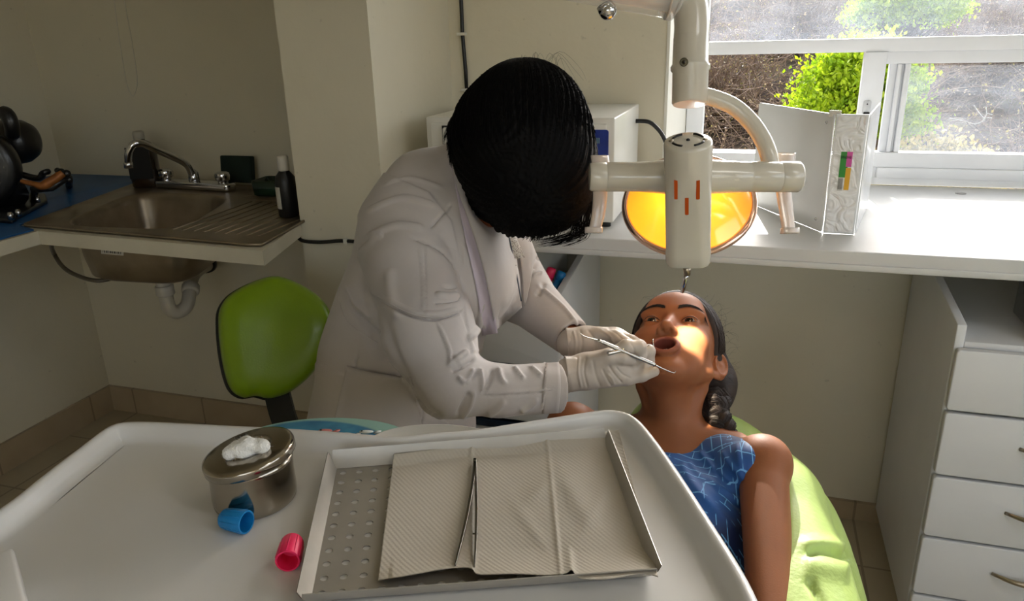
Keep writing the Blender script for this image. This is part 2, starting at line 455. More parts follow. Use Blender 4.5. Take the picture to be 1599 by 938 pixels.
# plaster reveal of the window
struct(MB().prism([(-.236, 2.108), (-.236, 2.43), (-.198, 2.43), (-.228, 2.108)], CT, 2.12).build('trim_1', M['white_wall'], smooth=False))
# baseboards
struct(MB().box((-2.395, -2.2, 0), (-2.383, 2.11, .105)).build('baseboard_left', M['base'], smooth=False, origin=(0, 0, 0)))
struct(MB().box((-2.383, 2.097, 0), (-1.09, 2.11, .105)).box((-.385, 2.097, 0), (2.3, 2.11, .058)).build('baseboard_back', M['base'], smooth=False, origin=(0, 0, 0)))
struct(MB().box((-1.09, 1.598, 0), (-.84, 1.61, .1)).build('baseboard_pier', M['base'], smooth=False, origin=(0, 0, 0)))
# --- window
m, nt, b, out = nmat('dusty_glass'); co = coords(nt)
n1 = N(nt, 'ShaderNodeTexNoise', Scale=4.5, Detail=7., Roughness=.65); n2 = N(nt, 'ShaderNodeTexNoise', Scale=160., Detail=3.)
mp = N(nt, 'ShaderNodeMapping'); mp.inputs['Scale'].default_value = (1, 1, 3.2); nt.links.new(co, mp.inputs[0])
for n_ in (n1, n2): nt.links.new(mp.outputs[0], n_.inputs['Vector'])
r1 = ramp(nt, n1.outputs[0], [(.3, (.016,)*3+(1,)), (.72, (.062,)*3+(1,))]); r2 = ramp(nt, n2.outputs[0], [(.35, (.8,)*3+(1,)), (.75, (1.6,)*3+(1,))])
mu = nt.nodes.new('ShaderNodeMath'); mu.operation = 'MULTIPLY'; nt.links.new(r1.outputs[0], mu.inputs[0]); nt.links.new(r2.outputs[0], mu.inputs[1])
tr = nt.nodes.new('ShaderNodeBsdfTransparent'); tl = nt.nodes.new('ShaderNodeBsdfTranslucent'); tl.inputs[0].default_value = (.74, .84, 1., 1)
gl = nt.nodes.new('ShaderNodeBsdfGlossy'); gl.inputs['Roughness'].default_value = .03
mx = nt.nodes.new('ShaderNodeMixShader'); nt.links.new(mu.outputs[0], mx.inputs[0]); nt.links.new(tr.outputs[0], mx.inputs[1]); nt.links.new(tl.outputs[0], mx.inputs[2])
m2 = nt.nodes.new('ShaderNodeMixShader'); m2.inputs[0].default_value = .04; nt.links.new(mx.outputs[0], m2.inputs[1]); nt.links.new(gl.outputs[0], m2.inputs[2])
nt.links.new(m2.outputs[0], out.inputs[0]); M['dustglass'] = m
win = struct(empty('window_1', (.85, 2.40, CT)), 'white sliding window over the worktop, lower left sash open', 'window')
def wpart(name, lo, hi, bv=.002, mat=None):
    return slabbox(name, lo, hi, mat or M['alu'], win, bv)
wpart('mullion', (-.20, 2.372, 1.316), (1.9, 2.44, 1.352))
wpart('outer_frame', (-.20, 2.39, CT), (-.150, 2.45, 2.12))
wpart('outer_frame', (-.15, 2.375, CT), (.345, 2.45, 1.034))
wpart('post', (.276, 2.365, 1.034), (.333, 2.40, 1.316))
sf = MB().box((.333, 2.375, 1.284), (1.9, 2.41, 1.316)).box((.333, 2.375, CT), (1.9, 2.41, .972)).box((.345, 2.360, .972), (1.9, 2.41, 1.002)).box((.333, 2.366, 1.002), (1.9, 2.41, 1.044))
sf.box((.345, 2.385, 1.044), (.364, 2.41, 1.284)).box((.364, 2.372, 1.044), (.374, 2.41, 1.284)).box((.374, 2.388, 1.044), (.383, 2.41, 1.284)).box((.383, 2.375, 1.044), (.397, 2.41, 1.284))
bevel(sf.build('sliding_sash', M['alu'], win, smooth=False), .002)
wpart('upper_frame', (-.15, 2.39, 2.07), (1.9, 2.44, 2.12))
wpart('upper_frame', (1.84, 2.39, CT), (1.9, 2.44, 2.12))
slabbox('glass_pane', (-.15, 2.405, 1.352), (1.84, 2.409, 2.07), M['dustglass'], win)
pn = slabbox('glass_pane', (.397, 2.392, 1.044), (1.84, 2.396, 1.284), M['dustglass'], win)
M['scratch'] = simple('white_scratch', (245, 247, 250), .8)
sc_ = MB()
for pl in ([(1483, 184), (1505, 189), (1522, 194), (1534, 190), (1541, 178)], [(1521, 164), (1529, 176), (1538, 186)], [(1540, 167), (1541, 178), (1536, 188)], [(1541, 177), (1550, 179)], [(1541, 184), (1549, 184)]):
    sc_.tube([ony(x, y, 2.389) for x, y in pl], .0009, n=5)
sc_.build('scratch_mark', M['scratch'], win)
lk = MB().prism(rrect(-.010, -.040, .010, .022, .006), 0, .006, M=np.array([[1, 0, 0], [0, 0, -1.], [0, 1, 0]]), T=(.297, 2.365, 1.166)).build('lock_plate', M['alu'], win)
lo_ = MB().box((.289, 2.350, 1.135), (.305, 2.359, 1.157)).build('lock_lever', M['blk'], win, smooth=False); bevel(lo_, .002)
MB().ball((.297, 2.3585, 1.178), .002).build('screw', M['blk'], win)
# --- long worktop under the window
cm = MB().prism([(-.842, 1.61), (2.29, 1.61), (2.29, 2.108), (1.89, 2.108), (1.89, 2.371), (-.228, 2.371), (-.228, 2.108), (-.848, 2.108)], .909, CT)
wt = bevel(cm.build('worktop', M['counter'], smooth=False), .0035, 3)
tag(wt, 'long white painted worktop running below the window and carrying the autoclave', 'worktop')
bevel(MB().box((-.842, 1.603, .911), (2.29, 1.611, .924)).build('edge_moulding', M['counter'], wt, smooth=False), .002)
gr = MB().lathe([(.0, 0), (.013, 0), (.014, .0012), (.010, .0018), (.009, .0006), (0, .0006)], T=onz(1500, 302, CT)).build('cable_grommet', M['steel'], wt)
# ================================================================== OUTSIDE
def leafy(name, c, rxyz, nleaf, size, cols, nbr, parent, mats, density=1., up=0.5, stick=.7):
    """a bush: branches plus leaf blades filling an ellipsoid"""
    c = np.asarray(c, float); rx = np.asarray(rxyz, float); V = []; Fc = []
    cl = rng.normal(size=(int(nbr*2.0), 3)); cl /= np.linalg.norm(cl, axis=1)[:, None]; cl[:, 2] = np.abs(cl[:, 2])*1.3-.35
    cl *= (.35+.65*rng.random(len(cl))**.5)[:, None]
    k = rng.integers(0, len(cl), nleaf); p = c+(cl[k]+rng.normal(size=(nleaf, 3))*.14)*rx
    d = rng.normal(size=(nleaf, 3)); d[:, 2] += up*2; d /= np.linalg.norm(d, axis=1)[:, None]
    s = np.cross(d, rng.normal(size=(nleaf, 3))); s /= np.linalg.norm(s, axis=1)[:, None]
    L = size*(.6+.8*rng.random(nleaf))[:, None]; W = L*.32; nn = np.cross(d, s)*L*.12
    q = np.stack([p, p+d*L*.5+s*W+nn, p+d*L, p+d*L*.5-s*W+nn], 1).reshape(-1, 3)
    f = np.arange(nleaf*4).reshape(-1, 4)
    o = mesh_obj('foliage', q, f, mats[0], parent, False)
    tb = MB(); base = c-np.array([0, 0, rx[2]])
    for i in range(nbr):
        e = c+cl[i]*rx; mid = (base+e)/2+rng.normal(size=3)*rx*.12; pts = spline([base+rng.normal(size=3)*.03, mid, e], 5)
        tb.tube(pts, np.linspace(.012, .003, len(pts))*stick, n=4)
    tb.build('branches', mats[1], parent)
    return o
def leafmat(name, a, b_, trans=.35):
    m, nt, b, out = nmat(name); co = coords(nt)
    nz = N(nt, 'ShaderNodeTexNoise', Scale=14., Detail=4.); nt.links.new(co, nz.inputs['Vector'])
    r = ramp(nt, nz.outputs[0], [(.35, rgb(a)), (.65, rgb(b_))]); nt.links.new(r.outputs[0], b.inputs['Base Color']); b.inputs['Roughness'].default_value = .5
    t = nt.nodes.new('ShaderNodeBsdfTranslucent'); nt.links.new(r.outputs[0], t.inputs[0]); x = nt.nodes.new('ShaderNodeMixShader'); x.inputs[0].default_value = trans
    nt.links.new(b.outputs[0], x.inputs[1]); nt.links.new(t.outputs[0], x.inputs[2]); nt.links.new(x.outputs[0], out.inputs[0]); return m
M['leaf_g'] = leafmat('bright_leaf', (120, 158, 22), (178, 200, 40), .5); M['leaf_o'] = leafmat('olive_leaf', (140, 134, 80), (176, 160, 104), .4)
M['leaf_y'] = leafmat('yellow_leaf', (150, 136, 50), (184, 166, 62), .4); M['twig'] = simple('dry_twig', (132, 112, 98), .8, var=.25, scale=30); M['twig2'] = simple('dry_twig_pale', (150, 134, 116), .8, var=.3, scale=30)
M['stem'] = simple('bush_stem', (84, 66, 46), .8)
M['leaf_d'] = leafmat('dusky_leaf', (140, 122, 106), (168, 150, 124), .35)
# hillside
gx, gy = np.meshgrid(np.linspace(-6, 9, 120), np.linspace(2.9, 12, 90), indexing='ij')
hz = .02+np.clip((gy-3.6)*.34, 0, 3.2)*(1-.04*np.abs(gx-1))+.07*np.sin(gx*3.1+gy)+.05*np.sin(gy*5.3-gx*2.2)+.04*rng.random(gx.shape)
m, nt, b, out = nmat('dry_hillside'); co = coords(nt); nz = N(nt, 'ShaderNodeTexNoise', Scale=3.5, Detail=9., Roughness=.7); nt.links.new(co, nz.inputs['Vector'])
r = ramp(nt, nz.outputs[0], [(.3, rgb((58, 48, 46))), (.5, rgb((98, 84, 74))), (.7, rgb((128, 122, 88)))]); nt.links.new(r.outputs[0], b.inputs['Base Color']); b.inputs['Roughness'].default_value = .95
bump(nt, b, nz.outputs[0], 1., .1); M['hill'] = m
g = MB().grid(np.stack([gx, gy, hz], 2)).build('hillside', M['hill'], origin=(0, 0, 0)); struct(g, 'dry brown hillside beyond the window', 'hillside')
def hillz(x, y): return .02+min(max((y-3.6)*.34, 0), 3.2)*(1-.04*abs(x-1))
def twigs(tb, loc, rad, n, fine=.6):
    c = np.asarray(loc, float)
    for i in range(n):
        a = rng.random()*6.283; el = rng.random()*1.25+.15; d = np.array([math.cos(a)*math.cos(el), math.sin(a)*math.cos(el), math.sin(el)])
        L = rad*(.55+.5*rng.random()); p = [c+rng.normal(size=3)*rad*.08]; dd = d.copy()
        for k in range(5):
            dd = nrm(dd+rng.normal(size=3)*.32); p.append(p[-1]+dd*L/5)
        tb.tube(p, np.linspace(.006, .0016, 6)*fine, n=3, cap=False)
        for k in range(4):
            s = p[rng.integers(1, 6)]; q = [s]; e = nrm(dd+rng.normal(size=3)*.9)
            for _ in range(3): e = nrm(e+rng.normal(size=3)*.4); q.append(q[-1]+e*L*.13)
            tb.tube(q, np.linspace(.003, .001, 4)*fine, n=3, cap=False)
dry = [(-.55, 3.75, .62), (.0, 4.2, .68), (-1.15, 4.9, .8), (1.45, 4.5, .72), (.75, 5.6, .8), (-.3, 5.9, .85), (2.4, 5.3, .8), (1.7, 6.6, .85), (.3, 7.2, .9), (.35, 4.9, .7), (2.6, 6.9, .9), (-.9, 7.0, .9), (3.3, 6.2, .9)]
brush = thing('dry_brush', (.5, 4.5, .2), 'tangled brown twiggy brush covering the slope outside the window', 'brush'); brush['kind'] = 'stuff'
tb = MB()
for x, y, rd in dry: twigs(tb, (x, y, hillz(x, y)-.05), rd*1.05, 250, 1.1)
tb.build('branches', M['twig'], brush, origin=(.5, 4.5, .2))
nl = 60000; pv = np.concatenate(tb.v); k = rng.integers(0, len(pv), nl); p = pv[k]+rng.normal(size=(nl, 3))*.012
d = rng.normal(size=(nl, 3)); d /= np.linalg.norm(d, axis=1)[:, None]; s = np.cross(d, rng.normal(size=(nl, 3))); s /= np.linalg.norm(s, axis=1)[:, None]
L = (.008+.013*rng.random(nl))[:, None]; q = np.stack([p, p+d*L*.5+s*L*.35, p+d*L, p+d*L*.5-s*L*.35], 1).reshape(-1, 3); wl_ = (np.sin(p[:, 0]*3.1+1)*np.sin(p[:, 1]*2.3)+rng.normal(size=nl)*.35 > .1).astype(int)
mesh_obj('dry_leaves', q, np.arange(nl*4).reshape(-1, 4), None, brush, False, mats=[M['leaf_d'], M['leaf_o']], midx=wl_)
def green(loc, r, n, size, lb, mt, nm='green_shrub'):
    t = thing(nm, (loc[0], loc[1], loc[2]-r[2]), lb, 'shrub'); leafy('x', loc, r, n, size, None, 60, t, (mt, M['stem'])); return t
green((.47, 4.1, 1.02), (.30, .26, .30), 22000, .024, 'bright yellow green shrub outside, framed between the folder and the window post', M['leaf_g'])
green((.80, 5.2, 1.47), (.30, .28, .20), 9000, .024, 'pale green shrub uphill, seen through the dusty upper pane', M['leaf_g'])
green((1.75, 4.6, 1.12), (.35, .3, .22), 7000, .024, 'olive shrub behind the lower dusty pane near the far frame', M['leaf_o'])
green((.72, 3.5, .72), (.3, .2, .22), 6000, .024, 'low olive shrub just behind the scratched lower pane', M['leaf_o'])
green((-.27, 3.3, .66), (.13, .12, .16), 900, .034, 'small yellow leaved plant low outside the open sash', M['leaf_y'], 'yellow_plant')
# ================================================================== LIGHT
w = bpy.data.worlds.new('world'); SC.world = w; w.use_nodes = True; nt = w.node_tree; nt.nodes.clear()
sky = nt.nodes.new('ShaderNodeTexSky'); sky.sky_type = 'NISHITA'; sky.sun_elevation = math.radians(23); sky.sun_rotation = math.radians(4); sky.sun_disc = False; sky.dust_density = 3.; sky.air_density = 1.
hs = nt.nodes.new('ShaderNodeHueSaturation'); hs.inputs['Saturation'].default_value = .35; bg = nt.nodes.new('ShaderNodeBackground'); bg.inputs[1].default_value = .56
wo = nt.nodes.new('ShaderNodeOutputWorld'); nt.links.new(sky.outputs[0], hs.inputs['Color']); nt.links.new(hs.outputs[0], bg.inputs[0]); nt.links.new(bg.outputs[0], wo.inputs[0])
def lamp(name, typ, loc, aim, energy, color=(1, 1, 1), **k):
    l = bpy.data.lights.new(name, typ); l.energy = energy; l.color = color
    for a, v in k.items(): setattr(l, a, v)
    o = bpy.data.objects.new(name, l); COL.objects.link(o); o.location = Vector(loc)
    o.rotation_euler = (Vector(aim)-Vector(loc)).to_track_quat('-Z', 'Y').to_euler(); return o
el = math.radians(27); az = math.radians(7.3)
sd = np.array([math.sin(az)*math.cos(el), -math.cos(az)*math.cos(el), -math.sin(el)])
lamp('sun', 'SUN', -sd*8, (0, 0, 0), 6.5, (1, .95, .86), angle=math.radians(.6))
# added ceiling lamp out of view, fills the room with light
cl_ = thing('added_fill_lamp', (1.5, .1, 2.55), 'flat white fill lamp added unseen on the ceiling above the worktop end', 'lamp')
bevel(MB().box((.9, -.1, 2.55), (2.1, .3, 2.6)).build('fill_lamp_housing', M['white_lam'], cl_, smooth=False), .01)
lamp('added_fill_light', 'AREA', (1.5, .1, 2.54), (1.5, .1, 0), 6., (1, .97, .93), shape='RECTANGLE', size=1.1, size_y=.36)
# camera
cam = bpy.data.cameras.new('camera'); cam.sensor_width = 36; cam.sensor_fit = 'HORIZONTAL'; cam.lens = 36*F/1599; cam.clip_start = .02
cam.shift_x = 0; co_ = bpy.data.objects.new('camera', cam); COL.objects.link(co_)
Mx = Matrix([[RIGHT[i], UPV[i], BACK[i], EYE[i]] for i in range(3)]+[[0, 0, 0, 1]]); co_.matrix_world = Mx; SC.camera = co_
vs = SC.view_settings; vs.view_transform = 'Standard'; vs.look = 'None'; vs.gamma = 1; vs.use_curve_mapping = False; vs.exposure = 0.40
SC.cycles.max_bounces = 8; SC.cycles.diffuse_bounces = 5; SC.cycles.transparent_max_bounces = 12; SC.cycles.use_denoising = True; SC.cycles.sample_clamp_indirect = 6
# ================================================================== SINK CORNER
M['blue'] = simple('blue_board', (20, 82, 140), .45, var=.12, scale=9)
M['white_edge'] = simple('white_board_edge', (196, 190, 172), .5)
M['sinksteel'] = simple('worn_sink_steel', (150, 138, 120), .36, .9, var=.18, scale=14, bumps=.05)
M['pvc'] = simple('white_pvc', (190, 184, 170), .4, var=.05)
M['hose'] = simple('grey_hose', (92, 84, 70), .4)
sk = [(-1.08, 1.61), (-1.012, 1.352), (-1.70, 1.392), (-1.70, -.6), (-2.393, -.6), (-2.393, 2.108), (-1.102, 2.108)]
# worktop with the bowl opening cut out: drawn as strips around the opening
FL, FR, BR, BL = np.array([-1.786, 1.418]), np.array([-1.030, 1.372]), np.array([-1.125, 1.99]), np.array([-1.955, 2.03])
def sq(u, v): return (FL*(1-u)+FR*u)*(1-v)+(BL*(1-u)+BR*u)*v
bas = [np.array(onz(x, y, .955)[:2]) for x, y in [(88, 351), (283, 358), (365, 306), (213, 299)]]      # FL FR BR BL of the bowl
def rquad(q, k, n=7, shrink=0.):
    c = sum(q)/4; q = [p+(c-p)*shrink for p in q]; out = []
    for i in range(4):
        p = q[i]; a = p+(q[i-1]-p)*k; b = p+(q[(i+1) % 4]-p)*k
        for t in np.linspace(0, 1, n): out.append((1-t)**2*a+2*t*(1-t)*p+t*t*b)
    return np.array(out)
def ring3(p, z): return np.column_stack([p, np.full(len(p), z)])
top = thing('sink_worktop', (-1.7, 1.7, .915), 'white edged corner worktop holding the steel sink and the blue board', 'worktop')
hole = rquad(bas, .3, shrink=-.03); nh = len(hole)
ext = np.array(sk); ang = lambda p, c: np.arctan2(p[:, 1]-c[1], p[:, 0]-c[0])
bmw = bmesh.new(); vs_ = [bmw.verts.new((p[0], p[1], .95)) for p in ext]; hs_ = [bmw.verts.new((p[0], p[1], .95)) for p in hole]
es = [bmw.edges.new((vs_[i], vs_[(i+1) % len(vs_)])) for i in range(len(vs_))]+[bmw.edges.new((hs_[i], hs_[(i+1) % nh])) for i in range(nh)]
bmesh.ops.triangle_fill(bmw, use_beauty=True, edges=es, use_dissolve=False)
r_ = bmesh.ops.extrude_face_region(bmw, geom=bmw.faces[:])
for v in r_['geom']:
    if isinstance(v, bmesh.types.BMVert): v.co.z -= .034
bmesh.ops.recalc_face_normals(bmw, faces=bmw.faces[:])
vv = np.array([v.co[:] for v in bmw.verts]); bmw.verts.index_update(); ff = [[v.index for v in f.verts] for f in bmw.faces]; bmw.free()
mesh_obj('board', vv, ff, M['white_edge'], top, False)
MB().box((-2.39, 1.0, .75), (-2.37, 1.9, .915)).box((-2.37, 1.0, .895), (-1.9, 1.03, .915)).build('wall_bracket', M['white_edge'], top, smooth=False)
bb = MB().prism([(-2.391, 2.105), (-1.985, 2.105), (-1.966, 2.03), (-1.80, 1.425), (-1.712, 1.392), (-1.712, -.58), (-2.391, -.58)], .9505, .9545)
tag(bevel(bb.build('blue_board', M['blue'], smooth=False), .001), 'flat blue board lying on the corner worktop under the black motor', 'board')
blp = MB().prism([(-1.775, 1.372), (-1.704, 1.372), (-1.704, 1.0), (-1.775, 1.0)], .9546, .9576)
# steel sink
snk = thing('sink', (-1.5, 1.7, .95), 'stainless steel sink with ribbed drainboard set in the corner worktop', 'sink')
outer = [sq(0, 0), sq(1, 0), sq(1, 1), sq(0, 1)]
def rq(k, z, s=0.): return ring3(rquad(outer, k, shrink=s), z)
inner = rquad(bas, .3)
c2 = sum(bas)/4
so = rquad(outer, .03)
# top sheet: bridge outer rim to bowl rim by angle-sorted resample
def resamp(P, n, c):
    a = np.unwrap(np.arctan2(P[:, 1]-c[1], P[:, 0]-c[0])); P = P[np.argsort(np.mod(a, 2*np.pi))]; a = np.sort(np.mod(a, 2*np.pi))
    th = np.arange(n)*2*np.pi/n; out = []
    for t in th:
        d = np.array([math.cos(t), math.sin(t)]); best = None
        for i in range(len(P)):
            p, q = P[i]-c, P[(i+1) % len(P)]-c; e = q-p; den = d[0]*(-e[1])+d[1]*e[0]
            if abs(den) < 1e-12: continue
            s = (p[0]*(-e[1])+p[1]*e[0])/den; u = (d[0]*p[1]-d[1]*p[0])/den*-1
            u = ((d*s-p)@e)/(e@e)
            if s > 0 and -1e-6 <= u <= 1+1e-6 and (best is None or s < best): best = s
        out.append(c+d*best)
    return np.array(out)
n_ = 160; O = resamp(so, n_, c2); I = resamp(inner, n_, c2)
def lerp(a, b, t): return a+(b-a)*t
cen = lambda P, s: c2+(P-c2)*s
rings = [ring3(O, .952), ring3(O, .957), ring3(cen(O, .994), .9585), ring3(cen(O, .985), .956), ring3(lerp(O, I, .5), .955), ring3(cen(I, 1.05), .955), ring3(cen(I, 1.02), .9545), ring3(I, .951), ring3(cen(I, .97), .935), ring3(cen(I, .93), .86), ring3(cen(I, .88), .815), ring3(cen(I, .78), .802), ring3(cen(I, .4), .799), ring3(cen(I, .1), .797)]
# underside shell of the bowl
rings += [ring3(cen(I, .1), .790), ring3(cen(I, .8), .795), ring3(cen(I, .91), .808), ring3(cen(I, .96), .86), ring3(cen(I, .995), .935), ring3(cen(I, 1.01), .9525), ring3(cen(O, .99), .9525)]
MB().loft(rings, cap=False, closed=True).build('basin', M['sinksteel'], snk)
rb = MB()
for i in range(9):                                       # drainboard ribs
    u = .57+i*.042
    p0 = sq(u+.03, .12+.0*i); p1 = sq(u+.10, .66)
    if i % 1 == 0: rb.tube([(p0[0], p0[1], .9552), (p1[0], p1[1], .9552)], .0042, n=8, flat=.4)
for i in range(6):
    p0 = sq(.60, .70+i*.035); p1 = sq(.93, .70+i*.035); rb.tube([(p0[0], p0[1], .9552), (p1[0], p1[1], .9552)], .003, n=8, flat=.4)
rb.build('drain_ribs', M['sinksteel'], snk)
cb = np.array([c2[0], c2[1], .797])
MB().lathe([(0, -.004), (.03, -.004), (.042, .0), (.043, .003), (.034, .0035), (.03, 0), (0, 0)], T=cb).build('drain', M['chrome'], snk)
st = MB(); M['paper_lbl'] = simple('white_sticker', (196, 192, 182), .6)
P0 = cast(bvh(snk.children[0]), 158, 388, .0006); P1 = cast(bvh(snk.children[0]), 193, 391, .0006); P2 = cast(bvh(snk.children[0]), 193, 399, .0006); P3 = cast(bvh(snk.children[0]), 158, 396, .0006)
Pg = np.array([[lerp(lerp(P0, P1, u), lerp(P3, P2, u), v) for v in (0, 1)] for u in np.linspace(0, 1, 6)])
v_, f_ = slab(Pg, .0004); lb = mesh_obj('sticker', v_, f_, M['paper_lbl'], snk, False)
bc = MB()
for i in range(14):
    u = .08+i*.06+.01*(i % 3); a = lerp(lerp(P0, P1, u), lerp(P3, P2, u), .12); b_ = lerp(lerp(P0, P1, u), lerp(P3, P2, u), .72); off = nrm(EYE-a)*.0006
    bc.tube([a+off, b_+off], .0006+.0004*(i % 2), n=4)
bc.build('barcode', M['blk'], lb)
# drain pipe
tr = thing('drain_pipe', (-1.55, 1.65, .6), 'white plastic trap pipe hanging below the steel sink bowl', 'pipe')
dtp = [np.array([-1.587, 1.65, .792]), ony(254, 440, 1.65), ony(259, 462, 1.65), ony(264, 480, 1.66), ony(276, 487, 1.68), ony(291, 478, 1.71), ony(296, 458, 1.74), ony(298, 440, 1.78), ony(306, 425, 1.86), ony(320, 416, 2.0), ony(330, 412, 2.106)]
MB().tube(spline(dtp, 6), .020, n=20).build('trap', M['pvc'], tr)
def collar(a, b, r, nm, mt):
    a = np.array(a); b = np.array(b); q = frame(b-a, [1, .3, .2]); L = np.linalg.norm(b-a)
    MB().lathe([(r*.9, 0), (r, .002), (r, L-.002), (r*.9, L)], M=q, T=a, n=24).build(nm, mt, tr)
M['red_seal'] = simple('orange_red_seal', (170, 78, 54), .5)
collar(ony(250, 413, 1.65), ony(251, 420, 1.65), .025, 'seal', M['red_seal']); collar(ony(256, 445, 1.65), ony(259, 460, 1.65), .0255, 'nut', M['pvc']); collar(ony(297, 456, 1.74), ony(298, 446, 1.76), .0255, 'nut', M['pvc'])
wp = ony(322, 413, 2.03); collar(wp, ony(325, 412, 2.06), .03, 'rubber_ring', M['rub'])
tag(MB().tube(spline([onz(78, 372, .93), ony(84, 395, 1.6), ony(105, 422, 1.55), ony(150, 438, 1.55), ony(190, 428, 1.62), ony(215, 408, 1.8), ony(240, 400, 2.104)], 8), .006, n=10).build('hose', M['hose']), 'grey supply hose looping beneath the sink bowl', 'hose')
# faucet
fa = thing('faucet', (-1.64, 1.935, .955), 'chrome two handle faucet with a long swinging spout behind the sink', 'faucet')
q0 = onz(246, 291, .957); q1 = onz(362, 298, .957); ax = nrm((q1-q0)*[1, 1, 0]); ay = np.array([-ax[1], ax[0], 0]); mid = (q0+q1)/2; hw = np.linalg.norm(q1-q0)/2
RF = np.stack([ax, ay, [0, 0, 1]], 1)
bevel(MB().prism(rrect(-hw, -.028, hw, .022, .018), 0, .022, M=RF, T=mid+ay*.01).build('base_bar', M['chrome'], fa), .005, 3)
for s in (-1, 1):
    c_ = mid+ax*s*(hw-.035)+ay*.008
    MB().lathe([(.016, .02), (.016, .028), (.022, .032), (.024, .045), (.022, .052), (.014, .056), (0, .057)], T=c_, n=10).build('handle', M['chrome'], fa, sh=40)
sb = mid+ay*.008; Ys = sb[1]
sp = [sb+np.array([0, 0, .02]), sb+np.array([0, 0, .05]), ony(299, 270, Ys-.01), ony(291, 257, Ys-.03), ony(270, 245, Ys-.07), ony(240, 232, Ys-.13), ony(222, 224, Ys-.16), ony(209, 225, Ys-.18), ony(201, 238, Ys-.19), ony(200, 255, Ys-.19)]
MB().tube(spline(sp, 8), .0105, n=16).build('spout', M['chrome'], fa)
MB().lathe([(.015, 0), (.017, .006), (.015, .03), (.011, .034)], T=sb+[0, 0, .02], n=20).build('swivel', M['chrome'], fa)
e_ = sp[-1]; MB().lathe([(.009, 0), (.0125, .001), (.0125, .016), (.0105, .018)], T=e_-[0, 0, .014]).build('nozzle', M['chrome'], fa)
# objects by the sink
M['amber'] = simple('dark_brown_bottle', (38, 26, 16), .2, coat=.5); M['clearcap'] = simple('translucent_cap', (168, 164, 150), .3)
M['label_blk'] = simple('black_label', (12, 12, 12), .5); M['label_txt'] = simple('grey_print', (190, 188, 178), .6)
bt = thing('soap_bottle', onz(231, 291, .956), 'dark brown bottle with black printed label behind the faucet spout', 'bottle')
B0 = WL[bt.name]; ux_ = nrm(np.cross([0, 0, 1.], (EYE-B0)*[1, 1, 0]))*-1; uy_ = np.cross([0, 0, 1.], ux_)
ux_ = nrm(np.array([RIGHT[0], RIGHT[1], 0])); uy_ = np.cross([0, 0, 1.], ux_); FB = np.stack([ux_, uy_, [0, 0, 1]], 1)
prof = [(.040, .026, 0), (.043, .029, .004), (.045, .030, .03), (.044, .030, .10), (.040, .027, .125), (.030, .020, .14), (.016, .014, .147), (.014, .014, .155)]
rg = []
for a, b_, z in prof:
    th = np.arange(32)*2*np.pi/32; cx_ = np.sign(np.cos(th))*np.abs(np.cos(th))**.7; sx_ = np.sign(np.sin(th))*np.abs(np.sin(th))**.7
    rg.append(np.stack([a*cx_, b_*sx_, np.full(32, z)], 1)@FB.T+B0)
MB().loft(rg).build('body', M['amber'], bt)
MB().lathe([(.015, .150), (.017, .152), (.017, .172), (.012, .176), (.0, .177)], T=B0).build('cap', M['clearcap'], bt)
lbv = MB().box((-.036, -.0312, .030), (.038, -.0300, .128), M=FB, T=B0).build('label', M['label_blk'], bt, smooth=False)
tx = MB(); wf_ = lambda x, z: B0+FB@np.array([x, -.0316, z])
letters(tx, 'PURE', None, None, None, .013, .007, .35, .0009, warp=lambda u, v: wf_(-.018+u, .088+v)); letters(tx, 'ZEN', None, None, None, .013, .008, .35, .0009, warp=lambda u, v: wf_(-.013+u, .070+v))
for r0 in (.108, .116): letters(tx, 'NATURE', None, None, None, .006, .004, .5, .0006, warp=lambda u, v: wf_(-.022+u, r0+v-.002))
letters(tx, 'AROMA', None, None, None, .006, .004, .5, .0006, warp=lambda u, v: wf_(-.018+u, .057+v)); letters(tx, 'LAVANDA', None, None, None, .008, .0045, .35, .0007, warp=lambda u, v: wf_(-.022+u, .037+v))
tx.build('lettering', M['label_txt'], lbv)
M['capwhite'] = simple('white_cap', (205, 200, 188), .45)
sb_ = thing('peroxide_bottle', onz(455, 338, .957)+np.array([-.012, .01, 0]), 'black bottle with a ribbed white cap at the drainboard corner', 'bottle'); B1 = WL[sb_.name]
MB().lathe([(.0, 0), (.024, 0), (.0265, .004), (.0265, .085), (.024, .102), (.013, .116), (.012, .126)], T=B1).build('body', M['blk'], sb_)
cp = MB(); rgs = []
for r0, z in ((.0135, .117), (.0145, .119), (.0140, .152), (.0125, .1545), (0.001, .155)):
    th = np.arange(48)*2*np.pi/48; rr = r0*(1+.02*(np.arange(48) % 2)); rgs.append(np.stack([rr*np.cos(th), rr*np.sin(th), np.full(48, z)], 1)+B1)
cp.loft(rgs).build('cap', M['capwhite'], sb_)
th = np.radians(np.linspace(195, 285, 10)); lg = np.array([[B1+np.array([.0270*math.cos(t-.3), .0270*math.sin(t-.3), z]) for z in (.022, .078)] for t in th]); v_, f_ = slab(lg, -.0004)
l1 = mesh_obj('label', v_, f_, M['paper_lbl'], sb_, False)
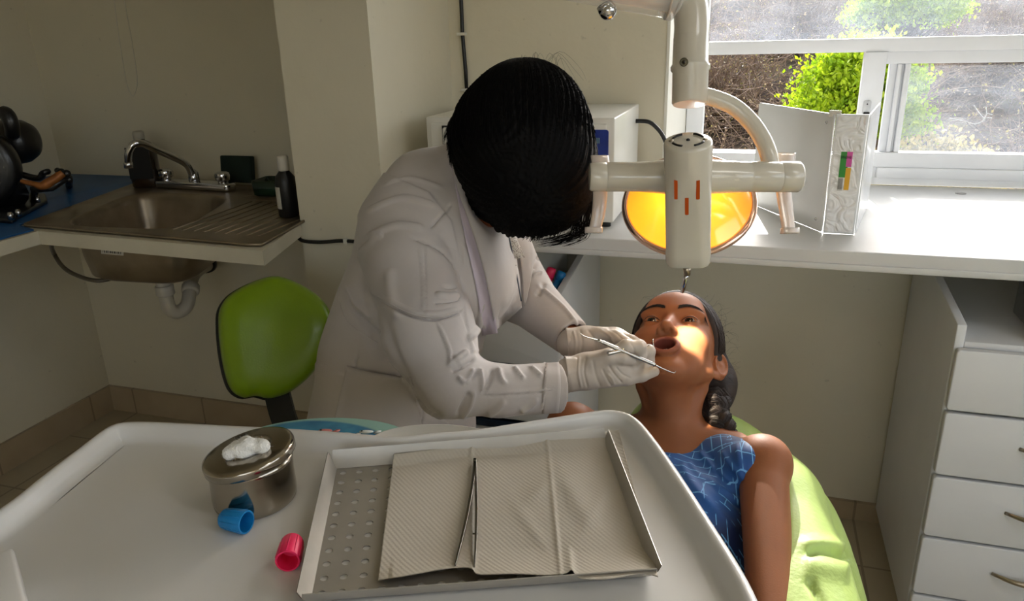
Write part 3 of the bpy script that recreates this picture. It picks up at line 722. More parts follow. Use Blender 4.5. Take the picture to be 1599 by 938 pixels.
# green sponge block and green glass dish
M['green_dk'] = simple('dark_green_sponge', (10, 32, 24), .8, bumps=.4); M['gglass'] = simple('green_glass', (60, 110, 88), .12, trans=.85)
g0 = onz(330, 289, .957)+[0, .06, 0]; g1 = onz(378, 291, .957)+[0, .06, 0]; gx_ = nrm(g1-g0)
o = MB().box((0, -.012, 0), (np.linalg.norm(g1-g0), .012, .085), M=np.stack([gx_, np.cross([0, 0, 1], gx_), [0, 0, 1]], 1)@np.array([[1, 0, .0], [0, math.cos(-.15), -math.sin(-.15)], [0, math.sin(-.15), math.cos(-.15)]]), T=g0).build('sponge', M['green_dk'], smooth=False); bevel(o, .004)
tag(o, 'dark green scouring sponge standing against the wall behind the faucet', 'sponge')
d0, d1 = onz(392, 307, .957), onz(462, 309, .957); dm = (d0+d1)/2+[.0, .05, 0]; dh = np.linalg.norm(d1-d0)/2
dsh = thing('glass_dish', dm, 'green glass dish holding dark bristles behind the black bottle', 'dish'); q = np.stack([nrm(d1-d0), np.cross([0, 0, 1], nrm(d1-d0)), [0, 0, 1.]], 1)
rg = [np.array([[x, y, z] for x, y in rrect(-dh*s, -.045*s, dh*s, .045*s, .012)])@q.T+dm for s, z in ((.9, 0), (1, .004), (1.04, .045), (1.0, .045), (.95, .006), (.5, .005))]
MB().loft(rg).build('bowl', M['gglass'], dsh)
bs = MB()
for i in range(26):
    a = dm+q@np.array([(rng.random()*1.6-.8)*dh, (rng.random()*1.4-.7)*.04, .010+.02*rng.random()]); d = q@np.array([rng.normal()*.8, rng.normal()*.3, .12]); d = nrm(d)*min(.02, dh*.3); bs.tube([a-d, a+d], .0013, n=5)
tag(bs.build('brush_bristles', simple('teal_bristle', (24, 60, 50), .6)), 'dark teal brush sticks lying in the green glass dish', 'brushes', kind='stuff')
# black polishing motor on the blue board
M['mot'] = simple('black_enamel', (18, 17, 18), .38, var=.2, coat=.25); M['brass'] = simple('stained_brass', (150, 92, 44), .45, .4, var=.4, scale=40)
mo = thing('polishing_motor', np.array([-2.02, 1.56, .9545]), 'black polishing motor with round drum standing on the blue board', 'motor')
dC = onx(-38, 262, -1.93); c1 = ony(-30, 258, 1.50); ca = ony(34, 224, 1.80); axm = nrm(ca-c1)
fx = frame(nrm(np.array([.50, -.86, .0])), [0, 0, 1.])
dd = ony(-40, 262, 1.52)
MB().lathe([(0, .035), (.02, .034), (.03, .028), (.085, .028), (.103, .022), (.111, .01), (.111, -.02), (.10, -.035), (.06, -.045), (0, -.045)], M=fx, T=dd, n=64).build('wheel_guard', M['mot'], mo, sh=40)
ma = ony(33, 222, 1.72)
MB().lathe([(0, .085), (.03, .083), (.050, .072), (.062, .05), (.066, .02), (.066, -.14), (0, -.14)], M=frame(nrm(np.array([.93, .25, .05])), [0, 0, 1.]), T=ma-np.array([.04, .01, 0]), n=48).build('motor_body', M['mot'], mo, sh=40)
MB().tube(spline([ony(5, 176, 1.62), ony(12, 180, 1.62), ony(18, 195, 1.62), ony(20, 212, 1.63)], 5), [.02]*15+[.017], n=12).build('cable_gland', M['mot'], mo)
bm_ = onz(30, 335, .9547)
pb = MB().prism([tuple(onz(x, y, .9547)[:2]) for x, y in [(-40, 345), (20, 350), (28, 344), (75, 318), (72, 308), (20, 308), (-50, 318)]], .9547, .968); bevel(pb.build('foot_plate', M['mot'], mo, smooth=False), .004)
MB().tube([bm_+[-.06, .03, .045], ma-np.array([.10, .03, .0])], [.05, .032], n=16).build('pedestal', M['mot'], mo)
for x, y in ((30, 338), (60, 317), (18, 343)): MB().lathe([(0, .02), (.005, .02), (.007, .012), (.007, 0), (0, 0)], T=onz(x, y, .966), n=6).build('bolt', M['chrome'], mo)
MB().tube(spline([ma+[-.02, -.06, -.07], ony(56, 278, 1.62), ony(68, 270, 1.62), ony(74, 268, 1.62)], 6), .012, n=12, flat=.7).build('lever', M['mot'], mo)
br = thing('brass_clamp', onz(75, 305, .956), 'stained brass and black clamp lying in front of the black motor', 'clamp')
MB().tube(spline([ony(34, 283, 1.55), ony(52, 287, 1.55), ony(66, 290, 1.56), ony(84, 280, 1.58), ony(98, 270, 1.60)], 6), np.interp(np.linspace(0, 1, 25), [0, .3, .6, 1], [.006, .008, .013, .011]), n=12).build('rod', M['brass'], br)
MB().ball(ony(95, 270, 1.60), .013).ball(ony(104, 271, 1.61), .011).ball(ony(108, 280, 1.62), .010).ball(ony(90, 266, 1.6), .008).build('knob', M['mot'], br)
MB().tube([ony(50, 296, 1.56), ony(80, 292, 1.58), ony(108, 276, 1.62)], [.010, .012, .008], n=10).build('jaw', M['mot'], br)
MB().tube([ony(108, 278, 1.62), onz(108, 290, .957)], [.009, .011], n=10).tube([ony(55, 296, 1.56), onz(52, 310, .957)], [.009, .010], n=10).build('foot', M['mot'], br)
# cables
M['wht'] = simple('white_clip', (215, 212, 200), .5)
c = thing('wall_cable', ony(728, 148, 2.10), 'black cable clipped to the wall above the white steriliser', 'cable')
MB().tube([ony(x, y, 2.104) for x, y in [(718, -60), (720, 0), (722, 52), (727, 110), (729, 147)]], .0055, n=10).build('wire', M['blk'], c)
for x, y in ((722, 53), (728, 140)):
    p = ony(x, y, 2.109); bevel(MB().box(p+[-.013, -.012, -.004], p+[.013, .001, .004]).build('clip', M['wht'], c, smooth=False), .001)
c = thing('pier_cable', ony(505, 378, 1.60), 'short black cable running along the pier behind the dentist', 'cable')
MB().tube(spline([ony(466, 371, 1.607), ony(474, 376, 1.603), ony(500, 378, 1.603), ony(540, 376, 1.603), ony(600, 382, 1.603)], 6), .0048, n=10).build('wire', M['blk'], c)
p = ony(541, 376, 1.604); MB().box(p+[-.006, -.006, -.006], p+[.004, .006, .006]).build('clip', M['wht'], c, smooth=False)
tag(MB().tube(spline([ony(x, y, 2.107) for x, y in [(176, -20), (182, 30), (190, 85), (198, 130), (206, 149), (212, 142), (214, 120), (205, 60), (196, 10), (192, -20)]], 5), .0011, n=5).build('string', M['wht']), 'thin pale string looping down the wall above the sink', 'string')
# ================================================================== STERILISER
M['enam'] = simple('white_enamel', (216, 214, 206), .28, var=.02); M['bluepanel'] = simple('blue_panel', (10, 44, 132), .3, var=.3, scale=25); M['lcd'] = simple('grey_display', (92, 120, 140), .3)
au = thing('steriliser', (-.52, 1.86, CT), 'white box steriliser with a blue control panel on the worktop', 'steriliser')
ab = bevel(MB().box((-.762, 1.712, .962), (-.300, 2.08, 1.203)).build('casing', M['enam'], au, smooth=False), .003)
bevel(MB().box((-.748, 1.704, .972), (-.318, 1.712, 1.190)).build('front_panel', M['enam'], au, smooth=False), .002)
bevel(MB().box((-.712, 1.690, .985), (-.404, 1.704, 1.180)).build('door', M['enam'], au, smooth=False), .004)
rf_ = MB(); 
for lo, hi in (((-.716, 1.700, 1.181), (-.400, 1.7035, 1.184)), ((-.716, 1.700, .981), (-.713, 1.7035, 1.184)), ((-.403, 1.700, .981), (-.400, 1.7035, 1.184))): rf_.box(lo, hi)
rf_.build('door_seal', M['blk'], au, smooth=False)
bevel(MB().box((-.444, 1.668, 1.04), (-.422, 1.69, 1.13)).build('door_handle', M['blk'], au, smooth=False), .005)
pp = MB().prism(rrect(-.386, 1.085, -.312, 1.178, .006), -1.7045, -1.7015, M=np.array([[1, 0, 0], [0, 0, -1.], [0, 1, 0]])).build('control_panel', M['bluepanel'], au, smooth=False)
MB().box((-.369, 1.699, 1.148), (-.332, 1.7014, 1.160)).build('display', M['lcd'], pp, smooth=False)
M['panelline'] = simple('pale_blue_print', (90, 130, 190), .5); pl = MB()
for k in range(3):
    a = np.linspace(0, 2*np.pi, 20); cx_, cz_ = -.345+.0*k, 1.132-.016*k; pl.tube([(cx_+.006*math.cos(t), 1.7010, cz_+.006*math.sin(t)) for t in a], .0005, n=4)
letters(pl, 'START', None, None, None, .004, .0026, .4, .0003, warp=lambda u, v: np.array([-.356+u, 1.7010, 1.088+v])); pl.build('panel_print', M['panelline'], pp)
for x in (-.74, -.32):
    for y in (1.73, 2.05): MB().lathe([(0, 0), (.012, 0), (.012, .012), (0, .012)], T=(x, y, CT)).build('foot', M['rub'], au)
tag(MB().tube(spline([(-.31, 2.03, ony(1005, 189, 2.03)[2]), ony(1012, 190, 2.03), ony(1026, 200, 2.03), ony(1036, 214, 2.03), ony(1044, 236, 2.03), ony(1048, 262, 2.03), (-.215, 2.04, .955)], 8), .0055, n=10).build('power_cable', M['blk']), 'black cable curving from the side of the white steriliser', 'cable')
# ================================================================== RING BINDER
M['bind'] = simple('white_vinyl', (222, 224, 226), .25, var=.02, bumps=.05, bscale=18, coat=.4)
bi = thing('ring_binder', (.196, 1.78, CT), 'white ring binder standing open on the worktop, spine to the front', 'binder')
bz = CT+.001; s0 = onz(1285, 363, bz); s1 = onz(1333, 366, bz); zt = ony(1306, 178, s0[1])[2]; tp = zt-bz
lf = onz(1160, 312, bz); rt = onz(1362, 305, bz)
lf = s0+nrm(lf-s0)*.325; rt = s1+nrm(rt-s1)*.30
def panel(nm, a, b_, z0, z1, th, mt, par, bw=.0015, rnd=0.):
    d = nrm(b_-a); nn = np.array([-d[1], d[0], 0]); L = np.linalg.norm(b_-a)
    poly = rrect(0, 0, L, z1-z0, max(rnd, .001)); mm = np.stack([d, [0, 0, 1], -nn*-1], 1)
    return bevel(MB().prism(poly, -th/2, th/2, M=np.stack([d, [0, 0, 1.], nn], 1), T=np.array([a[0], a[1], z0])).build(nm, mt, par, smooth=False), bw)
sp_ = panel('spine', s0, s1, bz, zt, .004, M['bind'], bi)
cl1 = panel('cover', s0+[-.002, .002, 0], lf, bz, zt, .004, M['bind'], bi, rnd=.008); cl2 = panel('cover', s1+[.002, .002, 0], rt, bz, zt, .004, M['bind'], bi, rnd=.008)
dots = MB(); nn = nrm(np.array([s1[1]-s0[1], -(s1[0]-s0[0]), 0]))
for i in range(60): dots.ball(s0+[-.0005, -.0035, .006+i*(tp-.012)/59], .0012, n=5)
dots.build('hinge_beads', M['capwhite'], sp_)
dl = nrm(lf-s0); n1_ = np.array([dl[1], -dl[0], 0]);  n1_ = n1_ if n1_@(EYE-s0) > 0 else -n1_
for zz in (.025, tp-.02): MB().ball(s0+dl*.028+n1_*.0028+[0, 0, zz], .0035, n=8).build('rivet', M['chrome'], cl1)
MB().box((-.012, 0, 0), (.012, .02, .012), M=np.stack([nrm(s1-s0), np.cross([0, 0, 1], nrm(s1-s0)), [0, 0, 1.]], 1), T=s0+[-.002, .006, tp-.006]).build('ring_lever', M['chrome'], bi, smooth=False)
# clear sleeve with ripples on the spine, barcode label
m, nt, b, out = nmat('clear_sleeve'); b.inputs['Base Color'].default_value = (.80, .80, .80, 1); b.inputs['Roughness'].default_value = .12
nz = N(nt, 'ShaderNodeTexNoise', Scale=26., Detail=2., Distortion=1.5); nt.links.new(coords(nt), nz.inputs['Vector']); bump(nt, b, nz.outputs[0], .9, .012); M['sleeve'] = m
sx = nrm(s1-s0); W_ = np.linalg.norm(s1-s0); sn = np.cross(sx, [0, 0, 1.]); SF = np.stack([sx, [0, 0, 1.], sn], 1)
MB().prism(rrect(.004, .004, W_-.004, tp-.004, .002), .0022, .0028, M=SF, T=s0).build('clear_sleeve', M['sleeve'], sp_, smooth=False)
for nm, c_, x0, z0, x1, z1 in (('label', (44, 140, 52), .018, .125, .034, .172), ('label', (206, 80, 160), .030, .148, .041, .180), ('label', (222, 168, 40), .031, .098, .041, .146), ('label', (42, 132, 46), .018, .165, .036, .180), ('label', (190, 190, 186), .018, .096, .028, .124)):
    MB().box((x0, z0, .0029), (x1, z1, .0033+.0001*x0*100), M=SF, T=s0).build(nm, simple('label_tint', c_, .4), sp_, smooth=False)
tx = MB(); letters(tx, 'STUDIO', None, None, None, .005, .0026, .3, .0004, warp=lambda u, v: s0+SF@np.array([.019+u, .166+v, .0040]))
for i in range(9): tx.box((.019+i*.001, .099, .0034), (.0194+i*.001, .122, .0036), M=SF, T=s0)
tx.build('lettering', M['blk'], sp_)
# ================================================================== DRAWER CABINETS
def cabinet(x0, x1, label, slots, nm='drawer_cabinet', dark=False):
    t = thing(nm, ((x0+x1)/2, 1.85, 0), label, 'cabinet'); z0 = .058; zT = .775; y0, y1 = 1.612, 2.085
    for xs in (x0, x1-.018):
        P = [(y0, z0), (y1, z0), (y1, .84), (y0+.28, .84), (y0, zT+.035)]
        o = MB().prism(P, xs, xs+.018, M=np.array([[0, 0, 1.], [1, 0, 0], [0, 1, 0]])).build('side_panel', M['white_lam'], t, smooth=False); bevel(o, .002)
    bevel(MB().box((x0+.018, y0, zT-.018), (x1-.018, y1, zT)).build('top', M['white_lam'], t, smooth=False), .002)
    MB().box((x0+.018, y1-.012, z0), (x1-.018, y1, zT-.018)).box((x0+.018, y0+.01, z0), (x1-.018, y1, z0+.016)).build('carcass', M['white_lam'], t, smooth=False)
    zs = [.767, .625, .472, .317, .162, .06]
    for i in range(5):
        hi = zs[i]-.0035; lo = zs[i+1]+.0035
        if slots and i < 3: lo += (0.0, .0, .0)[i]; hi -= (0, .028, .028)[i]
        f = rrect(x0+.002, lo, x1-.002, hi, .008); o = MB().prism(f, -y0+.004, -y0+.022, M=np.array([[1, 0, 0], [0, 0, -1.], [0, 1, 0]])).build('drawer', M['white_lam'], t, smooth=False); bevel(o, .003, 3)
        if i > 0:
            xm = (x0+x1)/2+.005; zc = (lo+hi)/2+.01; th = np.linspace(-1, 1, 13)
            MB().tube([(xm+.062*s, y0-.022-.024*(1-s*s), zc) for s in th], np.interp(np.abs(th), [0, 1], [.0055, .003]), n=10, flat=1.3).build('handle', M['nickel'], o)
        if slots and i < 2: 
            pass
    for xs in (x0+.035, x1-.035):
        for ys in (y0+.05, y1-.04):
            c = MB().tube([(xs-.010, ys, .026), (xs+.010, ys, .026)], .026, n=20); c.box((xs-.012, ys-.006, .03), (xs+.012, ys+.006, .058)); c.build('castor', M['blk'], t)
    return t
M['nickel'] = simple('brushed_nickel', (168, 156, 138), .3, 1.)
cabinet(.422, .83, 'white drawer cabinet with curved metal pulls under the far end of the worktop', False)
cabinet(-.835, -.40, 'white drawer cabinet half hidden behind the dentist, below the steriliser', True)
M['navy'] = simple('dark_blue_cover', (16, 34, 56), .5, var=.4, scale=20); M['pale'] = simple('pale_page_edge', (190, 190, 184), .7)
for (z0, lb_) in ((.592, 'dark blue album in the upper gap of the half hidden cabinet'), (.440, 'dark blue album in the lower gap of the half hidden cabinet')):
    t = thing('album', (-.61, 1.70, z0), lb_, 'album', None); MB().box((-.81, 1.600, z0+.0025), (-.425, 1.78, z0+.024)).build('cover', M['navy'], t, smooth=False)
    MB().box((-.424, 1.600, z0+.0025), (-.418, 1.78, z0+.024)).build('page_edge', M['pale'], t, smooth=False)
# things on the half hidden cabinet's top
o = panel('x', np.array([-.50, 1.70, 0]), np.array([-.46, 1.90, 0]), .7755, .895, .012, M['pale'], None); o.name = 'leaflet'
tag(o, 'pale leaflet standing beside the two marker pens under the worktop', 'leaflet')
M['pinkp'] = simple('pink_plastic', (226, 44, 92), .4); M['bluep'] = simple('blue_plastic', (14, 116, 178), .4)
for nm, p0, p1, mt, lb_ in (('marker_pen', (853, 446), (862, 418), 'pinkp', 'pink marker pen leaning on the half hidden cabinet'), ('marker_pen', (866, 452), (878, 424), 'bluep', 'blue marker pen leaning on the half hidden cabinet')):
    t = thing(nm, ony(*p0, 1.72), lb_, 'pen'); a = ony(*p0, 1.70); b_ = ony(*p1, 1.72); d = nrm(b_-a); q = frame(d, [1, 0, 0]); L = np.linalg.norm(b_-a); a = a-d*((a[2]-.783)/d[2]) ; L = np.linalg.norm(b_-a)
    MB().lathe([(.0, 0), (.009, .001), (.0105, .004), (.0105, L*.6)], M=q, T=a, n=20).build('barrel', M[mt], t); MB().lathe([(.0118, L*.6), (.0118, L-.004), (.009, L), (0, L)], M=q, T=a, n=20).build('cap', M[mt], t)
g = thing('grey_case', (.66, 1.72, .776), 'grey metal case at the photo edge on the cabinet top', 'case'); bevel(MB().box((.572, 1.625, .782), (.78, 1.8, .865)).build('body', simple('grey_metal_case', (128, 132, 132), .4, .6, var=.2), g, smooth=False), .004)
for x_ in (.570, .752): MB().box((x_, 1.622, .7755), (x_+.03, 1.65, .79)).build('corner_foot', M['blk'], g, smooth=False)
# ================================================================== STOOL
M['lime'] = simple('lime_vinyl', (118, 150, 8), .34, var=.05, bumps=.12, bscale=260, coat=.15)
ds = 1.62
stl = thing('dental_stool', K(440, 700, ds)*[1, 1, 0], 'dark legged operator stool with a lime green backrest beside the sink', 'stool')
out_ = spline([(425, 431), (470, 444), (505, 470), (519, 500), (513, 540), (492, 578), (462, 606), (438, 618), (418, 622), (400, 618), (378, 620), (358, 604), (346, 560), (341, 510), (345, 478), (370, 452)], 5, True)
cpx = np.array([428, 528.]); fr = FWD
rings = []
for s, dz, in ((1.0, .018), (1.0, .006), (.985, -.012), (.95, -.024), (.86, -.034), (.6, -.040), (.25, -.040), (.02, -.040)):
    rr = []
    for x, y in out_:
        q_ = cpx+(np.array([x, y])-cpx)*s; curve = .03*((q_[0]-cpx[0])/90)**2
        rr.append(K(q_[0], q_[1], ds+dz-curve*.6+.012))
    rings.append(rr)
rings = [[K(*(cpx+(np.array(p)-cpx)*.05), ds+.016) for p in out_]]+rings
bk = MB().loft(rings).build('backrest', M['lime'], stl)
rg = [[K(*(cpx+(np.array(p)-cpx)*s+[-4, 2]), ds+dz) for p in out_] for s, dz in ((.05, .042), (.9, .040), (1.0, .032), (1.005, .018), (.9, .016), (.05, .016))]
MB().loft(rg).build('back_shell', M['blk'], stl)
b0 = K(427, 590, ds+.035); b1 = K(452, 690, ds-.02); b2 = b1+np.array([.02, -.06, -.12]); px_ = spline([b0, (b0+b1)/2+[0, 0, .0], b1, b2], 5)
rr = [np.array([p+RIGHT*a+FWD*c_ for a, c_ in ((-.028, -.006), (.028, -.006), (.028, .006), (-.028, .006))]) for p in px_]
MB().loft(rr).build('back_bar', M['blk'], stl, smooth=False)
sc0 = b2+np.array([-.08, -.17, .02]); sc0[2] = .47
MB().lathe([(0, -.05), (.15, -.05), (.18, -.03), (.185, 0), (.17, .02), (0, .03)], T=sc0).build('seat', M['lime'], stl); MB().tube([b2, sc0-[0, 0, .055]], .02, n=8).build('seat_bracket', M['blk'], stl)
MB().tube([sc0-[0, 0, .05], [sc0[0], sc0[1], .08]], .025, n=16).build('gas_column', M['chrome'], stl)
for k in range(5):
    a = k*2*math.pi/5+.3; e = sc0*[1, 1, 0]+np.array([math.cos(a)*.24, math.sin(a)*.24, .055]); MB().tube([[sc0[0], sc0[1], .09], e], [.022, .014], n=10).build('leg', M['blk'], stl)
    MB().tube([e-[.011, 0, .029], e-[-.011, 0, .029]], .025, n=16).build('castor', M['blk'], stl)
# ================================================================== DENTAL LAMP
M['lampw'] = simple('ivory_plastic', (206, 200, 186), .22, var=.02, coat=.5)
m, nt, b, out = nmat('clear_plastic'); b.inputs['Base Color'].default_value = (.92, .93, .94, 1); b.inputs['Roughness'].default_value = .05; b.inputs['Alpha'].default_value = .28; M['clear'] = m
m, nt, b, out = nmat('handle_plastic'); b.inputs['Base Color'].default_value = rgb((226, 214, 204)); b.inputs['Roughness'].default_value = .15; b.inputs['Transmission Weight'].default_value = .35; M['hplast'] = m
# amber glass of the reflector: light of the bulb comes through it
m, nt, b, out = nmat('amber_reflector'); tl = nt.nodes.new('ShaderNodeBsdfTranslucent'); tl.inputs[0].default_value = (1., .42, .02, 1)
gl = nt.nodes.new('ShaderNodeBsdfGlossy'); gl.inputs['Roughness'].default_value = .12; gl.inputs[0].default_value = (1., .80, .66, 1)
df = nt.nodes.new('ShaderNodeBsdfDiffuse'); df.inputs[0].default_value = (.80, .42, .22, 1)
x1 = nt.nodes.new('ShaderNodeMixShader'); x1.inputs[0].default_value = .25; nt.links.new(tl.outputs[0], x1.inputs[1]); nt.links.new(df.outputs[0], x1.inputs[2])
x2 = nt.nodes.new('ShaderNodeMixShader'); x2.inputs[0].default_value = .14; nt.links.new(x1.outputs[0], x2.inputs[1]); nt.links.new(gl.outputs[0], x2.inputs[2]); nt.links.new(x2.outputs[0], out.inputs[0]); M['amber_r'] = m
m, nt, b, out = nmat('lamp_bulb'); em = nt.nodes.new('ShaderNodeEmission'); em.inputs[0].default_value = (1, .80, .45, 1); em.inputs[1].default_value = 55.; nt.links.new(em.outputs[0], out.inputs[0]); M['bulb'] = m
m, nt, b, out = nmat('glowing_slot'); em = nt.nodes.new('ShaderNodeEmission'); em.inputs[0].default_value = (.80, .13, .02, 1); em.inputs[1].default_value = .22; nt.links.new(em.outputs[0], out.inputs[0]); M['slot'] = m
dl_ = 1.05
la = thing('dental_lamp', K(1075, 300, 1.07), 'ivory dental operating lamp with amber glowing reflector and two grip handles', 'lamp')
vv_ = nrm(ray(1074, 300)); up_ = nrm(UPV-vv_*(UPV@vv_)); rt_ = nrm(np.cross(vv_, up_)); ah = nrm(.90*up_-.44*vv_); fh = nrm(np.cross(rt_, ah))   # housing axis, right, front (away from eye)
if fh@vv_ < 0: fh = -fh
ht = K(1074.5, 219, .965)                                     # centre of the round top
HM = np.stack([rt_, -fh, ah], 1)                                  # local x right, y towards the eye, z along the housing
def hrect(w, dep, r, z, n=7, off=(0, 0)): return np.array([[x+off[0], y+off[1], z] for x, y in rrect(-w, -dep, w, dep, r, n)])@HM.T+ht
R0 = .0312
HL = .178/.190
rg = [hrect(.004, .004, .0039, .0), hrect(R0-.004, R0-.004, R0-.0041, .0), hrect(R0-.001, R0-.001, R0-.0012, -.0015), hrect(R0, R0, R0-.0003, -.005), hrect(R0, R0, R0-.0003, -.026), hrect(R0*.98, R0, R0-.003, -.045),
      hrect(R0*.97, R0*.96, .022, -.07), hrect(R0*.97, R0*.92, .018, -.10), hrect(R0*.97, R0*.9, .016, -.165), hrect(R0*.99, R0*.92, .016, -.170), hrect(R0*.99, R0*.92, .016, -.184), hrect(R0*.93, R0*.85, .014, -.189), hrect(.004, .004, .0039, -.190)]
for r_ in rg: r_ += ((r_-ht)@ah)[:, None]*ah*(HL-1)
rg = rg[::-1]
hs_o = MB().loft(rg).build('housing', M['lampw'], la, sh=50)
vt = MB()
for a0 in (20, 110, 200, 290):
    th = np.radians(np.linspace(a0, a0+48, 8)); vt.tube([ht+HM@np.array([.0205*math.cos(t), .0205*math.sin(t), .0003]) for t in th], .0018, n=6)
vt.ball(ht+HM@np.array([0, 0, .0002]), .0026, n=8); vt.build('vent_slots', M['blk'], hs_o)
for s in (-1, 1): MB().lathe([(0, .0012), (.0028, .001), (.0034, -.001)], M=HM, T=ht+HM@np.array([s*.0215, 0, .0004]), n=14).build('screw', M['nickel'], hs_o)
hb = bvh(hs_o)
for x, y0, y1 in ((1056, 281, 310), (1089.5, 281, 310), (1072.5, 308, 334)):
    P = [cast(hb, x, y, -.0016) for y in np.linspace(y0, y1, 6)]; P = [p for p in P if p is not None]; MB().tube(P, .0029, n=10).build('vent_slot', M['slot'], hs_o)
# crossbar
cxm = K(1075, 276, dl_+.005)
bar = [(919, .0), (920.5, .0180), (924, .0200), (945, .0204), (946, .0198), (947, .0204), (985, .0204), (1010, .0214), (1035, .0235), (1055, .026), (1075, .027), (1095, .026), (1115, .0235), (1140, .0222), (1168, .0212), (1170, .0205), (1172, .0212), (1215, .0212), (1217, .0205), (1219, .0215), (1246, .0215), (1250, .0190), (1252, .0)]
pts = [K(x, 276, dl_-.005) for x, _ in bar]
MB().tube(pts, [max(r_, 1e-4) for _, r_ in bar], n=36).build('crossbar', M['lampw'], la, sh=50)
# reflector bowl
tgt = K(1080, 546, 1.235)
rc_ = K(1075, 304, 1.135); v3 = nrm(ray(1075, 304)); u3 = nrm(UPV-v3*(UPV@v3)); b_ax = nrm(.76*v3-.65*u3); BM = frame(b_ax, RIGHT); Rr = .0945
prof = [(Rr*s, -.045*(1-s*s)+.018) for s in np.linspace(.10, 1, 16)]
pr2 = prof
MB().lathe(pr2, M=BM, T=rc_, n=72, cap=False).build('reflector', M['amber_r'], la)
m, nt, b, out = nmat('rose_chrome_rim'); b.inputs['Base Color'].default_value = rgb((232, 196, 178)); b.inputs['Metallic'].default_value = .85; b.inputs['Roughness'].default_value = .12; M['rim'] = m
th = np.arange(72)*2*np.pi/72
MB().tube([rc_+BM@np.array([(Rr+.002)*math.cos(t), (Rr+.002)*math.sin(t), .020]) for t in th], .0055, n=12, closed=True).build('reflector_rim', M['rim'], la)
MB().lathe([(.0, -.016), (.009, -.016), (.010, -.01), (.010, .012), (.006, .02), (0, .021)], M=BM, T=rc_, n=20).build('bulb', M['bulb'], la)
MB().tube([rc_-b_ax*.028, rc_-b_ax*.014], .012, n=16).build('bulb_socket', M['nickel'], la)
# grips
for nm, pl in (('left', [(936, 243, 0), (938, 262, .0), (937, 290, .0), (936, 318, 0), (933, 340, .002), (929, 357, .004)]), ('right', [(1228, 239, 0), (1226, 262, 0), (1223, 290, 0), (1226, 318, 0), (1229, 340, .002), (1231, 358, .004)])):
    P = spline([K(x, y, dl_+.024+d) for x, y, d in pl], 6); mb = MB(); rr = []
    for i, p in enumerate(P):
        w = .0125 if i < 8 else .0115-.003*(i/len(P)); t = .0055; rr.append(np.array([p+RIGHT*(a*w)+FWD*(c_*t) for a, c_ in ((-1, -.6), (-.7, -1), (.7, -1), (1, -.6), (1, .6), (.7, 1), (-.7, 1), (-1, .6))]))
    mb.loft(rr); s = -1 if nm == 'left' else 1
    e = P[-1]; mb.loft([np.array([e+RIGHT*(a*.0125)+FWD*(c_*.008)-UPV*z-RIGHT*(s*-.002) for a, c_ in ((-1, -.6), (-.7, -1), (.7, -1), (1, -.6), (1, .6), (.7, 1), (-.7, 1), (-1, .6))]) for z in (-.002, .0, .004, .006)])
    mb.build('grip_handle', M['hplast'], la)
# curved yoke, down tube, elbow, arm
yk = spline([K(1085, 148, dl_+.03), K(1110, 152, dl_+.03), K(1145, 166, dl_+.028), K(1172, 190, dl_+.025), K(1190, 216, dl_+.02), K(1200, 240, dl_+.015), K(1204, 262, dl_+.015)], 6)
MB().tube(yk, np.interp(np.linspace(0, 1, len(yk)), [0, 1], [.0120, .0125]), n=20).build('yoke', M['lampw'], la)
sA = dl_+.03; wv = .0255
dt = [K(1077, 163, sA), K(1077, 160, sA), K(1078, 112, sA), K(1078, 108, sA), K(1078, 104, sA), K(1078, 100, sA), K(1079, 60, sA)]
MB().tube(dt, [wv-.002, wv, wv, wv+.0025, wv+.0025, wv, wv-.0005], n=36).build('down_tube', M['lampw'], la, sh=50)
lr = thing('x', (0, 0, 0), 'x', 'x') if False else None
elb = spline([K(1079, 62, sA), K(1080, 34, sA), K(1076, 8, sA), K(1060, -8, sA-.002), K(1038, -10, sA-.004)], 7)
MB().tube(elb, .0248, n=32).build('elbow', M['lampw'], la)
arm = [K(1042, -8, sA-.004), K(960, -22, sA-.03), K(860, -42, sA-.06), K(700, -74, sA-.1)]
MB().tube(spline(arm, 4), .0215, n=32).build('arm', M['lampw'], la)
slv = spline([K(1046, -6, sA-.004), K(1044, -6, sA-.004), K(960, -22, sA-.03), K(860, -42, sA-.06), K(700, -74, sA-.1)], 6)
MB().tube(slv, [.033]*6+[.0305]*(len(slv)-6), n=36, cap=False).build('clear_sleeve', M['clear'], la)
MB().tube([K(1048, -7, sA-.004)+nrm(arm[1]-arm[0])*0, K(1045, -7.5, sA-.004)], .034, n=36).build('sleeve_ring', M['hplast'], la)
# screw of the tube, small tap under the arm
s0_ = K(1068, 97, sA-.0262); sm_ = frame(-ray(1068, 97), RIGHT)
sk_o = MB().lathe([(.0, .001), (.0018, .001), (.0026, .0), (.0042, .0), (.0058, .0006), (.0062, -.003)], M=sm_, T=s0_, n=24).build('screw', simple('dark_bronze', (84, 78, 62), .35, .8), la)
MB().lathe([(0, .0016), (.0022, .0016), (.0022, .0)], M=sm_, T=s0_, n=6).build('screw_socket', M['blk'], sk_o)
MB().tube([K(944, 8, sA-.04), K(948, 17, sA-.04)], .012, n=20).ball(K(949, 17, sA-.04), .0125).build('arm_knob', M['chrome'], la)
# the arm goes up to its ceiling post out of the picture
e0 = arm[-1]; MB().tube(spline([e0, e0+np.array([-.25, -.02, .10]), e0+np.array([-.40, -.05, .28]), [e0[0]-.42, e0[1]-.05, 2.59]], 6), .024, n=20).build('ceiling_post', M['lampw'], la)
